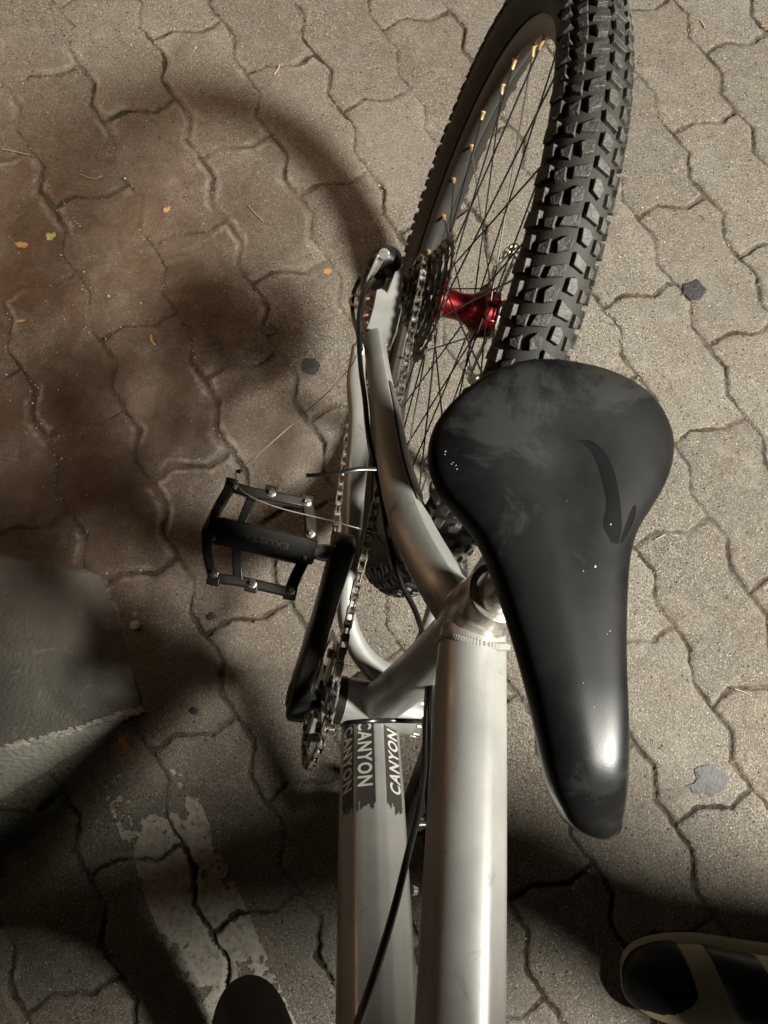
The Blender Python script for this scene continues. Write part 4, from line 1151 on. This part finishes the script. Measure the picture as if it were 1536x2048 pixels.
MB().tube([c + V(0, .013, 0), c + V(0, .004, .002), c, c - V(0, .010, 0)], [.004, .0065, .0068, .004], n=16).build('cable_stop', M_CREAM, bike)
cable('loose_wire', [(712, 712, .34), (700, 735, .345), (660, 780, .36), (600, 835, .38), (540, 888, .40), (500, 922, .418), (480, 938, .426), (472, 946, .428), (473, 962, .430), (485, 982, .430), (520, 1002, .428), (570, 1019, .426), (640, 1036, .43), (700, 1052, .45), (768, 1070, .44)], .00055, mat('grey_wire', (.42, .38, .30), .3, .6), bike, 6)
k_ = Z(478, 943, .427); MB().tube([k_ + V(-.003, 0, 0), k_, k_ + V(.003, .001, 0)], [.0008, .0018, .0007], n=8).build('wire_knot', M_CABLE, bike)
# bottle cage bolts on the down tube's upper face
for t in (.178, .232):
    p = DT(t, .031, .006); MB().tube([p, p + DAX * .004], [.0042, .0030], n=12, smooth=False).build('cage_bolt', M_STEEL, bike)

# ---- front end, beyond the lower edge of the picture apart from the tyre
def front_end():
    head = V(0, -.470, .715); axis = V(0, .34, .94); axis = axis / np.linalg.norm(axis)
    q = np.array(Matrix.Rotation(math.radians(10.5), 3, Vector(axis)))
    def st(p): return head + q @ (p - head)
    stt = lambda mb, nm, m, par, **k: mb.build(nm, m, par, xf=st, **k)
    FH = V(0, -.590, .322)
    crown = head - axis * .075
    fork = MB().tube([crown + V(-.062, -.012, -.012), crown + V(0, 0, .006), crown + V(.062, -.012, -.012)], [.020, .022, .020], n=16)
    fork.cyl(crown, head + axis * .11, .0143, n=20)
    for s in (-1, 1):
        a = crown + V(.062 * s, -.014, 0); b_ = FH + V(.062 * s, -.004, 0); fork.tube([a, a * .6 + b_ * .4, a * .55 + b_ * .45, b_], [.016, .016, .021, .018], n=18, smooth=False)
    fk = stt(fork, 'fork', M_BLACK, bike)
    wheel('front_wheel', FH, bike, False, st, .2)
    stt(MB().lathe([(-.05, .006), (-.05, .011), (-.032, .012), (-.030, .024), (-.026, .024), (-.024, .014), (.022, .014), (.026, .028), (.031, .028), (.033, .013), (.05, .011), (.05, .006)], c=FH, n=32), 'hub', M_RED, fk, ang=30)
    top = head + axis * .105; cl = top + V(0, -.085, .02)
    stm = MB().tube([top, (top + cl) / 2, cl], [.019, .016, .019], n=18)
    s_ = stt(stm, 'stem', M_BLACK, bike)
    hb = MB().tube([cl + V(-.34, .045, .022), cl + V(-.15, .012, .016), cl + V(-.06, 0, 0), cl, cl + V(.06, 0, 0), cl + V(.15, .012, .016), cl + V(.34, .045, .022)], [.0112, .0112, .0159, .0159, .0159, .0112, .0112], n=16)
    h = stt(hb, 'handlebar', M_BLACK, bike)
    for s in (-1, 1):
        a = cl + V(.345 * s, .0455, .022); b_ = cl + V(.215 * s, .0235, .018)
        stt(MB().tube([a, b_], .0162, n=18), 'grip', M_BLACKPL, h)
        stt(MB().tube([cl + V(.19 * s, -.005, .008), cl + V(.215 * s, -.045, 0), cl + V(.33 * s, -.045, -.005)], [.007, .0065, .0045], n=10), 'brake_lever', M_BLACK, h)
front_end()

# kickstand on the far side carries the lean
ks = MB().tube([V(.045, .36, .285), V(.075, .35, .24), V(.215, .30, .058 * 0 + .034)], [.009, .009, .008], n=12)
ks = ks.build('kickstand', M_BLACK, bike)

# ================================================================== PERSON holding the phone (only one shoe is in the picture)
def person():
    me = bpy.data.meshes.new('person')
    J_ = [  # name, pos, radius
        ((.90, -.085, .98), .125), ((.92, -.150, 1.17), .108), ((.92, -.170, 1.36), .112), ((.86, -.16, 1.47), .070), ((.80, -.17, 1.56), .055),
        ((.86, -.09, .90), .085), ((.76, -.165, .50), .080), ((.66, -.300, .10), .075),
        ((.94, -.11, .90), .080), ((.95, -.17, .50), .078), ((1.0, -.24, .10), .070),
        ((.90, -.10, 1.40), .050), ((.84, -.095, 1.14), .040), ((.55, -.09, 1.20), .030),
        ((.90, -.23, 1.40), .050), ((.84, -.24, 1.14), .040), ((.55, -.20, 1.20), .030)]
    E_ = [(0, 1), (1, 2), (2, 3), (3, 4), (0, 5), (5, 6), (6, 7), (0, 8), (8, 9), (9, 10), (2, 11), (11, 12), (12, 13), (2, 14), (14, 15), (15, 16)]
    base = V(.78, -.42, 0)
    me.from_pydata([tuple(V(*p) - base) for p, r in J_], E_, []); me.update()
    o = bpy.data.objects.new('person_src', me); COL.objects.link(o)
    md = o.modifiers.new('skin', 'SKIN'); md.use_smooth_shade = True
    for i, (p, r) in enumerate(J_):
        sv = me.skin_vertices[0].data[i]; sv.radius = (r, r); sv.use_root = (i == 0)
    s2 = o.modifiers.new('sub', 'SUBSURF'); s2.levels = 2; s2.render_levels = 2
    dg = bpy.context.evaluated_depsgraph_get(); m2 = bpy.data.meshes.new_from_object(o.evaluated_get(dg)); bpy.data.objects.remove(o)
    m2.name = 'person'; m2.materials.clear(); m2.materials.append(M_CLOTH)
    p = bpy.data.objects.new('person', m2); COL.objects.link(p); p.location = base
    tag(p, 'person in dark clothes whose black and tan striped shoe shows at the lower right corner', 'person')
    # head and hands
    hd = MB(); c = V(.75, -.17, 1.645) - base; rings = []
    for i in range(13):
        ph = math.pi * (i + .4) / 13.6; z = -math.cos(ph)
        rings.append([c + V(math.cos(t) * math.sin(ph) * .098 - (.016 if abs(t - math.pi) < .25 and abs(z + .1) < .25 else 0), math.sin(t) * math.sin(ph) * .077, z * .118) for t in np.linspace(0, 2 * math.pi, 25)[:-1]])
    hd.loft(rings); hd.build('head', M_SKIN, p, ang=80)
    hr = MB(); rings = []
    for i in range(8):
        ph = math.pi * (.42 + .58 * (i + .2) / 7.6); z = -math.cos(ph)
        rings.append([c + V(.012 + math.cos(t) * math.sin(ph) * .108, math.sin(t) * math.sin(ph) * .086, z * .128) for t in np.linspace(0, 2 * math.pi, 25)[:-1]])
    hr.loft(rings); hr.build('hair', M_HAIR, p, ang=80)
    for wy, sg in ((-.09, 1), (-.20, -1)):
        w = V(.535, wy, 1.20) - base; hm = MB()
        hm.tube([w, w + V(-.03, -.005 * sg, 0), w + V(-.075, -.012 * sg, 0), w + V(-.095, -.015 * sg, 0)], [.024, .034, .040, .036], n=14, rb=[.020, .016, .015, .012])
        for k in range(4):
            o0 = w + V(-.09, (-.030 + .020 * k) - .013 * sg, 0); l = (.060, .072, .076, .066)[k]
            hm.tube([o0, o0 + V(-l * .45, 0, -.004), o0 + V(-l * .85, 0, -.018), o0 + V(-l, 0, -.030)], [.0088, .0082, .0075, .005], n=10)
        o0 = w + V(-.03, -.032 * sg, 0); hm.tube([o0, o0 + V(-.025, -.018 * sg, -.006), o0 + V(-.055, -.022 * sg, -.012)], [.012, .010, .007], n=10)
        hm.build('hand', M_SKIN, p, ang=80)
    # shoes
    def shoe(tx, ty, ang_, vis):
        ca_, sa_ = math.cos(ang_), math.sin(ang_)
        T = lambda q: V(tx + q[0] * ca_ - q[1] * sa_, ty + q[0] * sa_ + q[1] * ca_, q[2]) - base
        # x from toe (0) to heel (.30); half widths to each side
        st = [(.002, .018), (.012, .034), (.030, .044), (.060, .051), (.100, .053), (.150, .046), (.200, .040), (.250, .038), (.285, .033), (.302, .018)]
        def body(z0, z1f, grow, i0=0, i1=None, top=.6, slant=0, lst=None):
            rings = []
            lst = lst or [(-.001, .016), (.010, .034), (.028, .044), (.050, .0495), (.072, .0520), (.088, .0530)] if slant else st[i0:i1]
            for x, w in lst:
                w = w + grow; zt_ = z1f(x); ring = []
                for k in range(18):
                    a = 2 * math.pi * k / 18; c_, s_ = math.cos(a), math.sin(a)
                    y = math.copysign(abs(c_) ** (2 / 2.8), c_) * w; zz = z0 + (zt_ - z0) * (.5 + .5 * math.copysign(abs(s_) ** (2 / 2.4), s_))
                    if zz > z0 + (zt_ - z0) * .5: y *= 1 - (1 - top) * ((zz - z0) / (zt_ - z0) - .5) * 2 * .55
                    ring.append(T((x - slant * y * min(1, x / .088), y, zz)))
                rings.append(ring)
            return MB().loft(rings)
        up = lambda x: np.interp(x, [0, .03, .08, .14, .20, .30], [.036, .050, .062, .085, .105, .100])
        sh = body(.024, up, -.003).build('shoe', mat('tan_canvas', (.36, .31, .20), .85, bump=(700, .0006)), p, ang=70, sub=1)
        body(.0, lambda x: .022, .0014, top=1).build('sole', mat('sole_rubber', (.34, .31, .25), .6), sh, ang=70, sub=1)
        # toe cap: the front of the upper, a little proud of the canvas
        cp = body(.016, lambda x: up(x) + .0022, -.0008, 0, 6, slant=.34)
        cp.build('toe_cap', mat('black_toe', (.006, .006, .006), .55), sh, ang=70, sub=1)
        sp_ = body(.026, lambda x: up(x) + .0016, -.0012, slant=.30, lst=[(.112, .0515), (.130, .0488), (.150, .0462), (.168, .0440)])
        sp_.build('stripe', M_BLACKPL, sh, ang=70)
    shoe(SHX, SHY, SHA, True)
    shoe(.86, -.28, .12, False)
t_ = G(1247, 1968, .03)
SHX, SHY, SHA = t_[0], t_[1] + .004, .15
person()
